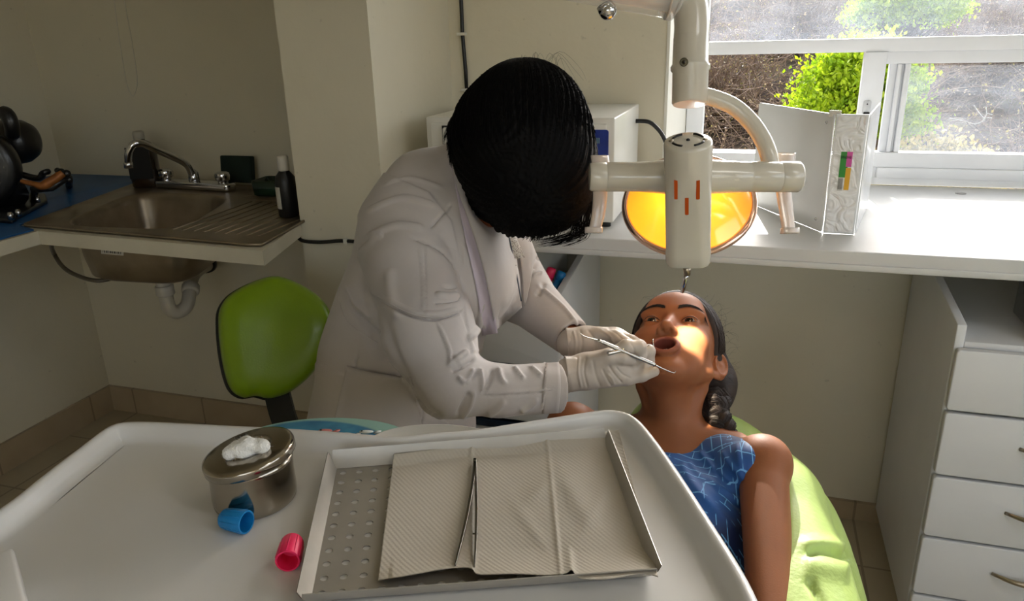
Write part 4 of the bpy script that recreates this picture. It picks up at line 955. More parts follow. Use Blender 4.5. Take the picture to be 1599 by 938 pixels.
# toggle
t0 = ht+HM@np.array([-.0015, .003, -.188]); t1 = K(1069, 415, dl_-.0+.035); t1 = t0+(-ah)*.014
MB().tube([t0, t1], [.006, .005], n=16).build('switch_collar', M['nickel'], la); MB().tube([t1, t1-ah*.006-rt_*.002, t1-ah*.030-rt_*.007], [.003, .004, .0032], n=12).build('switch_lever', M['chrome'], la)
sl = lamp('lamp_beam', 'SPOT', rc_+b_ax*.030, tgt, 24., (1, .88, .66), spot_size=math.radians(15), spot_blend=.4, shadow_soft_size=.006)
# ================================================================== DELIVERY TABLE
M['tabw'] = simple('warm_white_plastic', (216, 214, 210), .3, var=.03, scale=4, coat=.15)
ZT = .965
op = [(0, 790), (60, 742), (130, 690), (165, 664), (200, 655), (260, 656), (340, 660), (440, 665), (520, 670), (590, 676), (625, 678), (655, 675), (690, 671), (732, 669), (800, 658), (880, 646), (930, 638), (960, 637), (985, 643), (1008, 660), (1055, 722), (1110, 805), (1160, 882), (1190, 940), (1206, 1000), (1200, 1080), (1150, 1130), (900, 1145), (300, 1150), (-200, 1150), (-420, 1130), (-430, 1050), (-330, 990), (-160, 890)]
O2 = np.array([onz(x, y, ZT)[:2] for x, y in op])
O2 = spline(O2, 5, True)
for _ in range(5): O2 = (np.roll(O2, 1, 0)+2*O2+np.roll(O2, -1, 0))/4
def offs(P, d):
    t = np.roll(P, -1, 0)-np.roll(P, 1, 0); t /= np.linalg.norm(t, axis=1)[:, None]; nn = np.stack([-t[:, 1], t[:, 0]], 1)
    area = (P[:, 0]*np.roll(P[:, 1], -1)-np.roll(P[:, 0], -1)*P[:, 1]).sum(); return P+nn*(d if area > 0 else -d)
dt_ = thing('delivery_table', (-.35, .55, .92), 'large white raised rim instrument table in the foreground', 'table')
prof = [(.012, .925), (.003, .928), (.0, .935), (.0, .957), (.0015, .962), (.005, .965), (.0095, .9645), (.0125, .961), (.016, .953), (.020, .9485), (.024, .9468), (.028, .9465)]
rg = [np.column_stack([offs(O2, d), np.full(len(O2), z)]) for d, z in prof]
area = (O2[:, 0]*np.roll(O2[:, 1], -1)-np.roll(O2[:, 0], -1)*O2[:, 1]).sum()
if area < 0: rg = [r_[::-1] for r_ in rg]
MB().loft(rg).build('table_top', M['tabw'], dt_)
MB().tube([(-.42, .46, 0), (-.42, .46, .925)], .03, n=20).build('column', M['white_lam'], dt_); MB().lathe([(0, 0), (.2, 0), (.2, .03), (.16, .06), (0, .07)], T=(-.42, .46, 0)).build('base', M['white_lam'], dt_)
# lower shelf behind, and the printed oval dish lid lying on it
shp = [tuple(onz(x, y, .905)[:2]) for x, y in [(330, 712), (440, 694), (560, 688), (700, 700), (790, 700), (800, 780), (330, 800)]]
bevel(MB().prism(shp, .893, .905).build('lower_shelf', M['tabw'], dt_, smooth=False), .004); MB().tube([(-.42, .66, .90), (-.42, .46, .90)], .02, n=12).build('shelf_bracket', M['white_lam'], dt_)
bul = [(612, 682), (632, 673), (660, 668.5), (700, 668.5), (740, 670), (790, 668)]
# printed oval board
m, nt, b, out = nmat('sea_print'); co = coords(nt, 'Object'); sp = nt.nodes.new('ShaderNodeSeparateXYZ'); nt.links.new(co, sp.inputs[0])
ln = nt.nodes.new('ShaderNodeVectorMath'); ln.operation = 'LENGTH'; mp = N(nt, 'ShaderNodeMapping'); mp.inputs['Scale'].default_value = (1/.115, 1/.066, 0); nt.links.new(co, mp.inputs[0]); nt.links.new(mp.outputs[0], ln.inputs[0])
nz = N(nt, 'ShaderNodeTexNoise', Scale=30., Detail=3.); nt.links.new(co, nz.inputs['Vector'])
sea = ramp(nt, nz.outputs[0], [(.3, rgb((34, 104, 150))), (.7, rgb((74, 150, 184)))]); ed = ramp(nt, ln.outputs[1], [(.78, (0, 0, 0, 1)), (.84, (1, 1, 1, 1))]); o_ = mixc(nt, ed.outputs[0], sea.outputs[0], rgb((148, 190, 180))); nt.links.new(o_, b.inputs['Base Color']); b.inputs['Roughness'].default_value = .35; M['sea'] = m
oc = onz(535, 667, .914)*1.0; oc = oc+np.array([.0, -.050, 0]); oa = math.radians(14); OM = rotz(oa)
obj_b = MB().lathe([(0, 0), (.112/.115, 0), (1, .0015), (1, .0035), (.98, .005), (0, .005)], M=OM@np.diag([.115, .066, 1]), T=oc, n=64)
ob = obj_b.build('oval_board', M['sea'], None, smooth=True, origin=oc, sh=40); ob.rotation_euler = (0, 0, 0)
tag(ob, 'blue oval board printed with little sea animals beyond the table rim', 'board')
for i, (x, y, c) in enumerate([(508, 669.5, (200, 120, 116)), (572, 671, (206, 214, 210)), (540, 675.2, (220, 222, 214))]):
    p = onz(x, y+3, .9193); MB().lathe([(0, 0), (1, 0), (1, .0004), (0, .0006)], M=OM@np.diag([.009, .0045, 1]), T=p, n=20).lathe([(0, 0), (1, 0), (0, .0004)], M=rotz(oa+.8)@np.diag([.006, .004, 1]), T=p+OM@np.array([.014, 0, 0]), n=6).build('printed_fish', simple('print_tint', c, .5), ob)
    MB().lathe([(0, .0008), (.0012, .0008), (.0012, 0)], T=p-OM@np.array([.006, -.001, -.0004]), n=8).build('printed_eye', M['blk'], ob)
MB().tube([oc+[0, 0, -.0005], [oc[0], oc[1], .904]], .03, n=20).build('stem', M['white_lam'], ob)
# white rounded bowl edge next to it
bw = [K(x, y, .905+.0*i) for i, (x, y) in enumerate(bul)]
wb_ = thing('white_dish', onz(700, 700, .906), 'white rounded dish edge beyond the table rim beside the sea print board', 'dish')
wc = onz(696, 700, .9058)+[0, -.03, 0]
MB().lathe([(0, 0), (.05, 0), (.075, .012), (.088, .030), (.0895, .032), (.087, .032), (.073, .015), (.048, .004), (0, .004)], M=rotz(.2)@np.diag([.90, .5, .78]), T=wc, n=64).build('bowl', M['tabw'], wb_)
# white plastic holder in the near corner
hp = [onz(x, y, .947) for x, y in [(-30, 890), (10, 960)]]
h_ = thing('white_holder', onz(-10, 960, .9466), 'white rounded plastic holder at the photo edge on the large table', 'holder')
q = onz(10, 850, .99); d_ = nrm(np.array(onz(34, 960, .99))-q); P0 = q; 
rr = []
MM = np.stack([d_, [0, 0, 1.], np.cross(d_, [0, 0, 1.])], 1)
bevel(MB().prism(rrect(0, -.0434, .13, 0, .012), -.004, .028, M=MM, T=q).build('plate', M['tabw'], h_, smooth=False), .003)
# ================================================================== STEEL TRAY
M['tray'] = simple('satin_tray_steel', (176, 171, 162), .42, .55, var=.08, scale=20)
cs = [onz(x, y, .9645)[:2] for x, y in [(512, 704), (950, 669), (1036, 889), (461, 931)]]
cen_ = sum(cs)/4; tx_ = nrm(np.append((cs[1]-cs[0])+(cs[2]-cs[3]), 0)); ty_ = np.array([-tx_[1], tx_[0], 0]); TM = np.stack([tx_, ty_, [0, 0, 1.]], 1)
TW = (np.linalg.norm(cs[1]-cs[0])+np.linalg.norm(cs[2]-cs[3]))/4; TD = (np.linalg.norm(cs[0]-cs[3])+np.linalg.norm(cs[1]-cs[2]))/4
# follow the four corners exactly (bilinear)
def TP(u, v, z):   # u left->right, v front->back
    p = (cs[3]*(1-u)+cs[2]*u)*(1-v)+(cs[0]*(1-u)+cs[1]*u)*v; return np.array([p[0], p[1], z])
tr_ = thing('instrument_tray', TP(.5, .5, .947), 'perforated stainless steel tray with folded sides on the large table', 'tray')
fl = MB(); nx, ny = 17, 11; zf = .9480; ux0, ux1, vy0, vy1 = .026, .972, .055, .955
for i in range(nx):
    for j in range(ny):
        u0, u1 = ux0+(ux1-ux0)*i/nx, ux0+(ux1-ux0)*(i+1)/nx; v0, v1 = vy0+(vy1-vy0)*j/ny, vy0+(vy1-vy0)*(j+1)/ny; cu, cv = (u0+u1)/2, (v0+v1)/2
        if not (0 < j): pass
        sqp = [(u1, cv), (u1, v1), (cu, v1), (u0, v1), (u0, cv), (u0, v0), (cu, v0), (u1, v0)]
        hr = .0036; hole_ = []
        for k in range(16): t = k*2*math.pi/16; hole_.append((cu+hr*math.cos(t)/(2*TW), cv+hr*math.sin(t)/(2*TD)))
        V = [TP(*p, zf) for p in sqp]+[TP(*p, zf) for p in hole_]+[TP(*p, zf-.0007) for p in hole_]; f = []
        for k in range(8):
            a = 8+2*k; b_ = 8+(2*k+1) % 16; c_ = 8+(2*k+2) % 16; f += [(k, (k+1) % 8, c_, b_), (k, b_, a)]
        for k in range(16): f.append((8+k, 8+(k+1) % 16, 24+(k+1) % 16, 24+k))
        fl.add(V, f)
fl.build('perforated_floor', M['tray'], tr_, smooth=False)
def wall(a, b_, ai, bi_, nm, cut=.0):
    # a,b outer top corner (u,v); ai,bi inner floor corner
    A, B_ = TP(*a, .9655), TP(*b_, .9655); Ai, Bi = TP(*ai, zf), TP(*bi_, zf); L = 7; th = []
    t_c = .03
    g = []
    for s, w in ((0, 0.0), (.35, .35), (.7, .7), (.93, .93), (1, 1.0)):
        row = []
        for t in np.linspace(0, 1, 24):
            tt = t; 
            if s > .5: tt = t_c*(s-.5)*1.2+(1-2*t_c*(s-.5)*1.2)*t
            row.append(lerp(lerp(Ai, Bi, t), lerp(A, B_, tt), s)+np.array([0, 0, -.0015*math.sin(math.pi*s)]))
        g.append(row)
    g = np.array(g); n0 = nrm(np.cross(g[0, -1]-g[0, 0], g[-1, 0]-g[0, 0])); V = np.concatenate([g.reshape(-1, 3), (g+n0*.0008).reshape(-1, 3)]); 
    b = MB(); b.grid(g); b.grid(g+n0*.0009, True); b.add(np.concatenate([g[-1], g[-1]+n0*.0009]), [(i, i+1, i+25, i+24) for i in range(23)]); b.build(nm, M['tray'], tr_)
e = .003
wall((0, 1), (1, 1), (ux0, vy1), (ux1, vy1), 'side_wall'); wall((1, 0), (0, 0), (ux1, vy0), (ux0, vy0), 'side_wall'); wall((0, 0), (0, 1), (ux0, vy0), (ux0, vy1), 'side_wall'); wall((1, 1), (1, 0), (ux1, vy1), (ux1, vy0), 'side_wall')
# paper towel
m, nt, b, out = nmat('embossed_towel'); co = coords(nt, 'Object'); mp = N(nt, 'ShaderNodeMapping'); mp.inputs['Rotation'].default_value = (0, 0, math.radians(-53)); nt.links.new(co, mp.inputs[0])
wv1 = N(nt, 'ShaderNodeTexWave', Scale=78., Distortion=1.0); wv1.wave_type = 'BANDS'; nt.links.new(mp.outputs[0], wv1.inputs['Vector']); wv1.inputs['Detail'].default_value = 2.; wv1.inputs['Detail Scale'].default_value = 6.
wv2 = N(nt, 'ShaderNodeTexWave', Scale=95., Distortion=.5); wv2.bands_direction = 'Y'; nt.links.new(mp.outputs[0], wv2.inputs['Vector'])
mu = nt.nodes.new('ShaderNodeMath'); mu.operation = 'MULTIPLY'; nt.links.new(wv1.outputs['Fac'], mu.inputs[0]); nt.links.new(wv2.outputs['Fac'], mu.inputs[1])
b.inputs['Base Color'].default_value = rgb((188, 180, 166)); b.inputs['Roughness'].default_value = .9; md = nt.nodes.new('ShaderNodeMath'); md.operation = 'ADD'; nt.links.new(mu.outputs[0], md.inputs[0]); nt.links.new(wv1.outputs['Fac'], md.inputs[1]); bump(nt, b, md.outputs[0], .2, .0008); M['towel'] = m
nu, nv = 150, 100
topc = spline([(615, 709), (675, 701), (736, 693), (800, 688), (862, 685), (915, 678), (966, 671)], 10); botc = spline([(590, 906), (640, 898), (690, 889), (725, 886), (738, 889), (748, 897), (800, 896), (860, 898), (884, 895), (893, 890), (906, 903), (950, 904), (1000, 896), (1028, 901)], 8)
def samp(C, t): s = t*(len(C)-1); i = min(int(s), len(C)-2); return C[i]*(1-(s-i))+C[i+1]*(s-i)
P = np.zeros((nu, nv, 3))
def gb(x, c, w): return math.exp(-((x-c)/w)**2)
for i in range(nu):
    u = i/(nu-1); T_ = samp(topc, u)
    B_ = samp(botc, (u*.0+np.interp((590+(1028-590)*u), [590, 640, 690, 725, 738, 748, 800, 860, 884, 893, 906, 950, 1000, 1028], np.linspace(0, 1, 14))))
    for j in range(nv):
        v = j/(nv-1); q = T_*(1-v)+B_*v
        z = .9530+.012*max(0, (v-.80)/.2)**1.5*(1 if u > .05 else .4)*min(1, .35+1.2*u)+.002*max(0, (u-.93)/.07)**2+.006*max(0, (.10-v)/.1)
        z += .0010*gb(u, .335, .008)+.0015*gb(u, .645, .008)*(.6+.6*v)+.0012*gb(u-.3*v, .36, .03)*gb(v, .6, .2)+.0014*gb(u+.4*v, 1.02, .035)*gb(v, .5, .18)-.0012*gb(u, .49, .12)
        z += .0022*gb(u-.25*(v-.4), .74, .05)*gb(v, .45, .22)+.0018*gb(u+.5*v, .78, .04)*gb(v, .38, .1)+.0014*math.sin(u*9+v*4)*v*(1-v)*2+.0012*math.sin(17*u-6*v)*gb(v, 1, .2)
        P[i, j] = onz(q[0], q[1], z)
v_, f_ = slab(P, .00035)
tw = mesh_obj('paper_towel', v_, f_, M['towel'], None, True)
tag(tw, 'creased embossed paper towel spread over the perforated steel tray', 'towel')
# tweezers
M['tw'] = simple('polished_instrument', (120, 118, 112), .22, 1., var=.02)
tz = thing('tweezers', onz(735, 800, .958), 'thin steel tweezers lying open on the paper towel', 'tweezers')
j0 = onz(741, 719, .9585)
def limb(pl, nm, w):
    Pp = spline([onz(x, y, z) for x, y, z in pl], 6); rr = []
    for i, p in enumerate(Pp):
        s = i/(len(Pp)-1); t = nrm((Pp[min(i+1, len(Pp)-1)]-Pp[max(i-1, 0)])); sd = nrm(np.cross(t, [0, 0, 1.])); wi = float(np.interp(s, [0, .1, .5, .85, 1], w))
        rr.append(np.array([p+sd*(a*wi)+np.array([0, 0, c_*.0035*(1 if s < .9 else .6)]) for a, c_ in ((-1, 0), (1, 0), (1, 1), (-1, 1))]))
    o = MB().loft(rr).build(nm, M['tw'], tz, smooth=False); bevel(o, .0003)
limb([(741, 719, .9555), (739, 750, .9555), (731, 800, .9555), (720, 850, .9560), (711, 884, .9585)], 'arm', [.0012, .0014, .0014, .0010, .0005]); limb([(742, 719, .9555), (743, 750, .9555), (744, 800, .9555), (743, 850, .9560), (741, 886, .9600)], 'arm', [.0012, .0014, .0014, .0010, .0005])
MB().ball(onz(742, 720, .9575), (.0022, .003, .0022), n=8).build('joint', M['tw'], tz); MB().tube([onz(738, 833, .958), onz(746, 833, .958)], .0008, n=8).build('guide_pin', M['tw'], tz)
# ================================================================== COTTON JAR AND CAPS
M['mir'] = simple('polished_jar_steel', (168, 160, 148), .14, 1., var=.04)
jc = onz(400, 778, .9468); jr = .0415
jr_o = thing('cotton_jar', jc, 'round polished steel jar with a dished lid standing on the table', 'jar')
MB().lathe([(0, .0), (jr*.90, .0), (jr*.97, .003), (jr*.985, .010), (jr*.97, .030), (jr*.99, .044), (jr*1.01, .050), (jr*.97, .050), (jr*.93, .01), (0, .006)], T=jc, n=80).build('body', M['mir'], jr_o)
tl_ = np.array([-.15, -.06, 1.]); LM = frame(tl_, [1, 0, 0]); lc = jc+[0, 0, .0505]
MB().lathe([(jr*.0, -.0065), (jr*.30, -.006), (jr*.46, -.001), (jr*.53, .0035), (jr*.56, .005), (jr*.62, .0045), (jr*.98, .0035), (jr*1.07, .0022), (jr*1.085, .0), (jr*1.08, -.006), (jr*1.045, -.0075), (jr*1.04, -.002), (jr*.9, -.0005), (jr*.5, -.005), (jr*.3, -.0085), (0, -.009)], M=LM, T=lc+[0, 0, .003], n=80, cap=True).build('lid', M['mir'], jr_o)
ct = SDF(); cc = lc+LM@np.array([.005, -.004, .004])
for i in range(16):
    a = rng.random()*6.28; r_ = .001+rng.random()*.014; ct.u(s_ell(cc+LM@np.array([r_*math.cos(a)*1.05+(.004 if i % 2 else -.004), r_*math.sin(a), .003+.007*rng.random()+(.004 if i % 3 == 0 else 0)]), .0045+.003*rng.random()), .004)
v_, f_ = surface(ct, cc-.028, cc+.028, .0008); nn = vnormals(v_, f_); v_ = v_+nn*(rng.normal(size=(len(v_), 1))*.00025)
M['cotton'] = simple('white_cotton', (238, 236, 230), .95, sss=.0, bumps=.5, bscale=900)
fz = MB().add(v_, f_)
for i in range(260):
    k = rng.integers(0, len(v_)); d = nrm(nn[k]+rng.normal(size=3)*.9)*(.001+.002*rng.random()); fz.tube([v_[k], v_[k]+d*.6, v_[k]+d+rng.normal(size=3)*.0006], [.00012, .0001, .00005], n=3, cap=False)
tag(fz.build('cotton_wool', M['cotton']), 'tuft of white cotton wool in the dished lid of the steel jar', 'cotton')
M['pinkcap'] = simple('neon_pink_plastic', (238, 36, 92), .4, sss=.1); M['bluecap'] = simple('bright_blue_plastic', (10, 122, 186), .4)
def cap_(px0, px1, r0, r1, mt, nm, lb):
    a = onz(*px0, .9466+r0); b_ = onz(*px1, .9466+r1); q = frame(b_-a, [0, 0, 1.]); L = np.linalg.norm(b_-a); t = thing(nm, (a+b_)/2*[1, 1, 0]+[0, 0, .9466], lb, 'cap')
    MB().lathe([(0, 0), (r0*.55, .0), (r0*.62, .001), (r0*.62, .003), (r0*.92, .0035), (r0, .0055), (r1, L-.0008), (r1*.97, L), (r1*.84, L), (r1*.80, L*.4), (0, L*.38)], M=q, T=a, n=32).build('cap_body', mt, t, sh=50)
    rb_ = MB()
    for k in range(10):
        t_ = k*2*math.pi/10; rb_.tube([a+q@np.array([r0*math.cos(t_), r0*math.sin(t_), .007]), a+q@np.array([r1*.995*math.cos(t_), r1*.995*math.sin(t_), L-.002])], .0006, n=4)
    rb_.build('grip_ribs', mt, t)
cap_((346, 808), (385, 815), .0098, .0112, M['bluecap'], 'pen_cap', 'bright blue plastic cap lying against the steel jar'); cap_((458, 842), (449, 876), .0102, .0108, M['pinkcap'], 'pen_cap', 'neon pink plastic cap lying against the steel tray')
# ================================================================== PATIENT
pit, yaw = math.radians(50), math.radians(20)
CB = np.stack([RIGHT, UPV, BACK], 1)                       # camera basis (right, up, back)
Xl = CB@np.array([math.cos(yaw), 0, math.sin(yaw)]); Fl = CB@np.array([-math.cos(pit)*math.sin(yaw), math.sin(pit), math.cos(pit)*math.cos(yaw)]); Ul = CB@np.array([math.sin(pit)*math.sin(yaw), math.cos(pit), -math.sin(pit)*math.cos(yaw)])
HR = np.stack([Xl, Fl, Ul], 1); HO = K(1047, 495, 1.27)-HR@np.array([0, .080, 0])
def h(x, y, z): return HO+HR@np.array([x, y, z])
def hl(p): return (p-HO)@HR
def skinmat(name, c, lip):
    m, nt, b, out = nmat(name); c = rgb(c); co = coords(nt)
    nz = N(nt, 'ShaderNodeTexNoise', Scale=22., Detail=5.); nt.links.new(co, nz.inputs['Vector'])
    r = ramp(nt, nz.outputs[0], [(.3, tuple(x*.88 for x in c[:3])+(1,)), (.7, c)]); at = nt.nodes.new('ShaderNodeAttribute'); at.attribute_name = 'lip'
    at2 = nt.nodes.new('ShaderNodeAttribute'); at2.attribute_name = 'brow'
    o = mixc(nt, at.outputs['Fac'], r.outputs[0], rgb(lip)); o = mixc(nt, at2.outputs['Fac'], o, rgb((52, 32, 24))); nt.links.new(o, b.inputs['Base Color'])
    b.inputs['Roughness'].default_value = .56; b.inputs['Specular IOR Level'].default_value = .35; b.inputs['Subsurface Weight'].default_value = .12; b.inputs['Subsurface Radius'].default_value = (.012, .004, .002); b.inputs['Subsurface Scale'].default_value = .6
    n2 = N(nt, 'ShaderNodeTexNoise', Scale=420., Detail=2.); nt.links.new(co, n2.inputs['Vector']); bump(nt, b, n2.outputs[0], .12, .001); return m
M['skin'] = skinmat('patient_skin', (146, 90, 56), (132, 70, 58))
tdir = nrm(np.array([.04, -.90, -.43])); sdir = nrm(np.array([.985, -.12, -.10])); sdir = nrm(sdir-tdir*(sdir@tdir)); ndir = nrm(np.cross(sdir, tdir))
if ndir[2] < 0: ndir = -ndir
NB = K(1050, 668, 1.235)                                    # pit of the neck
S1 = K(1191, 722, 1.165); S0 = K(893, 668, 1.27)
TMx = np.stack([sdir, tdir, ndir], 1)
def T(a, b_, c_): return NB+sdir*a+tdir*b_+ndir*c_
E1 = K(1206, 990, .955); W1 = K(1150, 1160, .80)
E0 = K(800, 900, 1.08); W0 = K(900, 1050, .86)
def head_sdf(s):
    E = lambda c, r, M_=None: s_ell(h(*c), r, HR if M_ is None else HR@M_)
    s.u(E((0, -.012, .032), (.070, .090, .080)), .0)
    s.u(E((0, .018, -.030), (.060, .058, .062)), .03)
    s.u(E((0, .050, -.060), (.040, .034, .050)), .03)
    for q in (-1, 1):
        s.u(s_cap(h(q*.054, -.002, -.052), h(q*.020, .060, -.108), .015, .013), .024)
        s.u(E((q*.040, .050, -.030), (.022, .020, .024)), .022)
        s.u(E((q*.028, .067, .019), (.026, .010, .009)), .016)
        s.u(E((q*.034, .048, -.075), (.018, .020, .026)), .022)
    s.u(E((0, .062, .045), (.045, .018, .030)), .025)
    s.u(E((0, .068, -.112), (.018, .015, .014)), .020)            # chin
    for q in (-1, 1): s.d(E((q*.031, .088, -.002), (.020, .014, .011)), .012)   # sockets
    s.u(s_cap(h(0, .072, .004), h(0, .097, -.040), .0068, .0085), .012)         # nose
    s.u(E((0, .099, -.043), (.0092, .0088, .0082)), .006)
    for q in (-1, 1): s.u(E((q*.0112, .090, -.046), (.0066, .0088, .0066)), .005)
    for q in (-1, 1): s.d(E((q*.0066, .0955, -.0535), (.0040, .0062, .0062)), .002)
    for q in (-1, 1): s.u(s_ell(h(q*.0315, .0660, -.002), .0150), .004)          # lids
    for q in (-1, 1): s.d(s_ell(h(q*.0315, .0830, -.0035), (.0136, .010, .0050), HR@np.array([[1, 0, 0], [0, 1, 0], [q*.10, 0, 1.]])), .0015)
    for q in (-1, 1): s.u(s_tor(h(q*.0315, .0655, .0035), .0150, .0016, HR@np.array([[1, 0, 0], [0, 0, 1.], [0, -1., 0]]).T, 1, .45), .003)
    # mouth: lips ring, opening, philtrum
    mc = (0, .0865, -.0775)
    MMx = HR@np.array([[1, 0, 0], [0, 0, 1.], [0, 1., 0]])
    s.u(s_tor(h(*mc), .0165, .0056, MMx, 1.14, .88), .006)
    s.d(s_ell(h(0, .080, -.0775), (.0172, .034, .0130), HR), .003)
    s.d(s_ell(h(0, .030, -.085), (.024, .045, .018), HR), .004)
    s.d(s_cap(h(0, .096, -.058), h(0, .094, -.066), .0022), .004)
    # ears
    for q in (-1, 1):
        er = HR@rotz(q*.72); ec = h(q*.0745, -.020, -.016)
        s.u(s_ell(ec, (.0058, .0175, .0295), er), .006)
        em = er@np.array([[0, 0, 1.], [1, 0, 0], [0, 1, 0]])
        s.u(s_tor(ec+er@np.array([q*.0045, -.001, .003]), .0195, .0030, em, .72, 1.18), .002)
        s.d(s_ell(ec+er@np.array([q*.0085, .003, -.001]), (.0070, .0085, .0125), er), .003)
        s.d(s_ell(ec+er@np.array([q*.0080, -.001, .013]), (.0045, .0075, .0085), er), .003)
        s.u(s_ell(ec+er@np.array([q*.004, .011, -.003]), (.004, .0035, .006), er), .003)
        s.u(s_ell(ec+er@np.array([q*.002, .006, -.026]), (.0045, .0075, .0080), er), .004)
    return s
pb_ = SDF(); head_sdf(pb_)
nk0 = h(0, -.030, -.045); 
pb_.u(s_cap(nk0, NB-ndir*.055+tdir*-.01, .052, .053), .022)
pb_.u(s_cap(h(0, .028, -.088), NB-ndir*.026-tdir*.005, .030, .020), .030)
for q in (-1, 1): pb_.u(s_cap(h(q*.048, -.02, -.07), T(q*.018, .0, -.018), .012, .009), .012)   # neck cords
pb_.u(s_cap(T(-.10, .015, -.065), T(.10, .015, -.065), .040, .040), .05)
for S_, q in ((S0, -1), (S1, 1)):
    pb_.u(s_cap(T(q*.012, .004, -.016), T(q*.105, -.005, -.030), .011, .012), .028)   # collar bones
    pb_.u(s_cap(T(q*.05, -.01, -.06), S_-ndir*.01, .032, .036), .03)
    pb_.u(s_ell(S_, .0425), .02)
pb_.u(s_ell(T(0, .16, -.075), (.145, .20, .078), TMx), .04)
pb_.u(s_ell(T(0, .36, -.075), (.13, .16, .075), TMx), .04)
for S_, E_, W_ in ((S0, E0, W0), (S1, E1, W1)):
    pb_.u(s_cap(S_, E_, .0375, .029), .015); pb_.u(s_cap(E_, W_, .030, .020), .012)
pb_.d(s_ell(T(0, -.003, -.004), (.009, .007, .006), TMx), .01)
plo = np.min([h(0, 0, 0)-.17, T(0, .5, 0)-.18, S0-.1, S1-.1, W0-.06, W1-.06, E0-.06], 0); phi = np.max([h(0, 0, 0)+.17, T(0, .5, 0)+.18, S0+.1, S1+.1, E0+.06], 0)
plo[1] = max(plo[1], .50)
v_, f_ = surface(pb_, plo, phi, .0018, B=14)
n_ = vnormals(v_, f_)
pat = thing('person', NB*[1, 1, 0]+[0, 0, .6], 'person lying in the lime chair, mouth open, dark braid, blue line patterned sleeveless top', 'person')
body = mesh_obj('body', v_, f_, M['skin'], pat)
L = hl(v_)
mx_ = L[:, 0]/1.14; mz_ = (L[:, 2]+.0775)/.86; rr_ = np.sqrt(mx_**2+mz_**2); lip = np.clip(1-np.abs(rr_-.0165)/.0062, 0, 1)**.6*(L[:, 1] > .070)
ins = ((rr_ < .016) & (L[:, 1] < .088) & (L[:, 1] > .02)); 
lipv = np.where(ins, 1, lip); add_attr(body, 'lip', np.clip(lipv, 0, 1))
bz_ = .0215+.006*(1-((np.abs(L[:, 0])-.034)/.022)**2); br_ = np.clip(1-np.abs(L[:, 2]-bz_)/.0062, 0, 1)*np.clip((np.abs(L[:, 0])-.009)/.006, 0, 1)*np.clip((.056-np.abs(L[:, 0]))/.012, 0, 1)*(L[:, 1] > .03)
add_attr(body, 'brow', np.clip(br_*1.5, 0, .9))
bvp = bvh(body)
def on_head(x, z, lift=0., y0=.14):
    r = Fl; hit = bvp.ray_cast(Vector(h(x, y0, z)), Vector(-Fl)); return None if hit[0] is None else np.array(hit[0])+Fl*lift
# mouth lining, teeth, tongue
M['mouth'] = simple('mouth_lining', (34, 9, 9), .6); M['teeth'] = simple('teeth', (222, 214, 196), .25); M['tongue'] = simple('tongue', (140, 62, 60), .4)
mo_ = SDF().u(s_ell(h(0, .040, -.085), (.023, .030, .0175), HR)); 
MB().ball(h(0, .034, -.085), (.0225, .030, .0165), HR, 14).build('mouth_lining', M['mouth'], body)
te = MB()
for sgn, z0, hgt in ((1, -.0660, .0070),):
    for i in range(-4, 5):
        a = i*.30; w = .0036 if abs(i) < 2 else .0030
        c_ = (math.sin(a)*.0172, .066+math.cos(a)*.008-.006, z0); te.ball(h(*c_), (w*.9, .0022, hgt*.5), HR@rotz(-a), 8)
te.build('upper_teeth', M['teeth'], body)
MB().ball(h(0, .062, -.0965), (.014, .018, .0055), HR, 12).build('tongue', M['tongue'], body)
# eyes
m, nt, b, out = nmat('eyeball'); co = coords(nt); at = nt.nodes.new('ShaderNodeAttribute'); at.attribute_name = 'r'
r = ramp(nt, at.outputs['Fac'], [(.0, rgb((8, 6, 5))), (.20, rgb((8, 6, 5))), (.23, rgb((58, 34, 20))), (.44, rgb((24, 14, 10))), (.49, rgb((132, 122, 114))), (1., rgb((140, 128, 120)))]); nt.links.new(r.outputs[0], b.inputs['Base Color']); b.inputs['Roughness'].default_value = .06; M['eye'] = m
for q in (-1, 1):
    ec = h(q*.0315, .0660, -.002); o = MB().ball(ec, .0128, HR, 28).build('eye', M['eye'], body); vw = np.array([vv.co[:] for vv in o.data.vertices])+WL[o.name]-ec
    g = nrm(Fl*1.0-Ul*.16-Xl*.06); ang_ = np.arccos(np.clip((vw@g)/.0128, -1, 1)); add_attr(o, 'r', ang_/1.15)
M['hair_p'] = None
def hairmat(name, a, b_, rough=.42):
    m, nt, bb, out = nmat(name); co = coords(nt); nz = N(nt, 'ShaderNodeTexNoise', Scale=60., Detail=3.); nt.links.new(co, nz.inputs['Vector'])
    r = ramp(nt, nz.outputs[0], [(.3, rgb(a)), (.7, rgb(b_))]); nt.links.new(r.outputs[0], bb.inputs['Base Color']); bb.inputs['Roughness'].default_value = rough; return m
M['hair_p'] = hairmat('dark_brown_hair', (24, 15, 11), (46, 30, 22), .6); M['lash'] = simple('dark_lash', (18, 12, 10), .6)
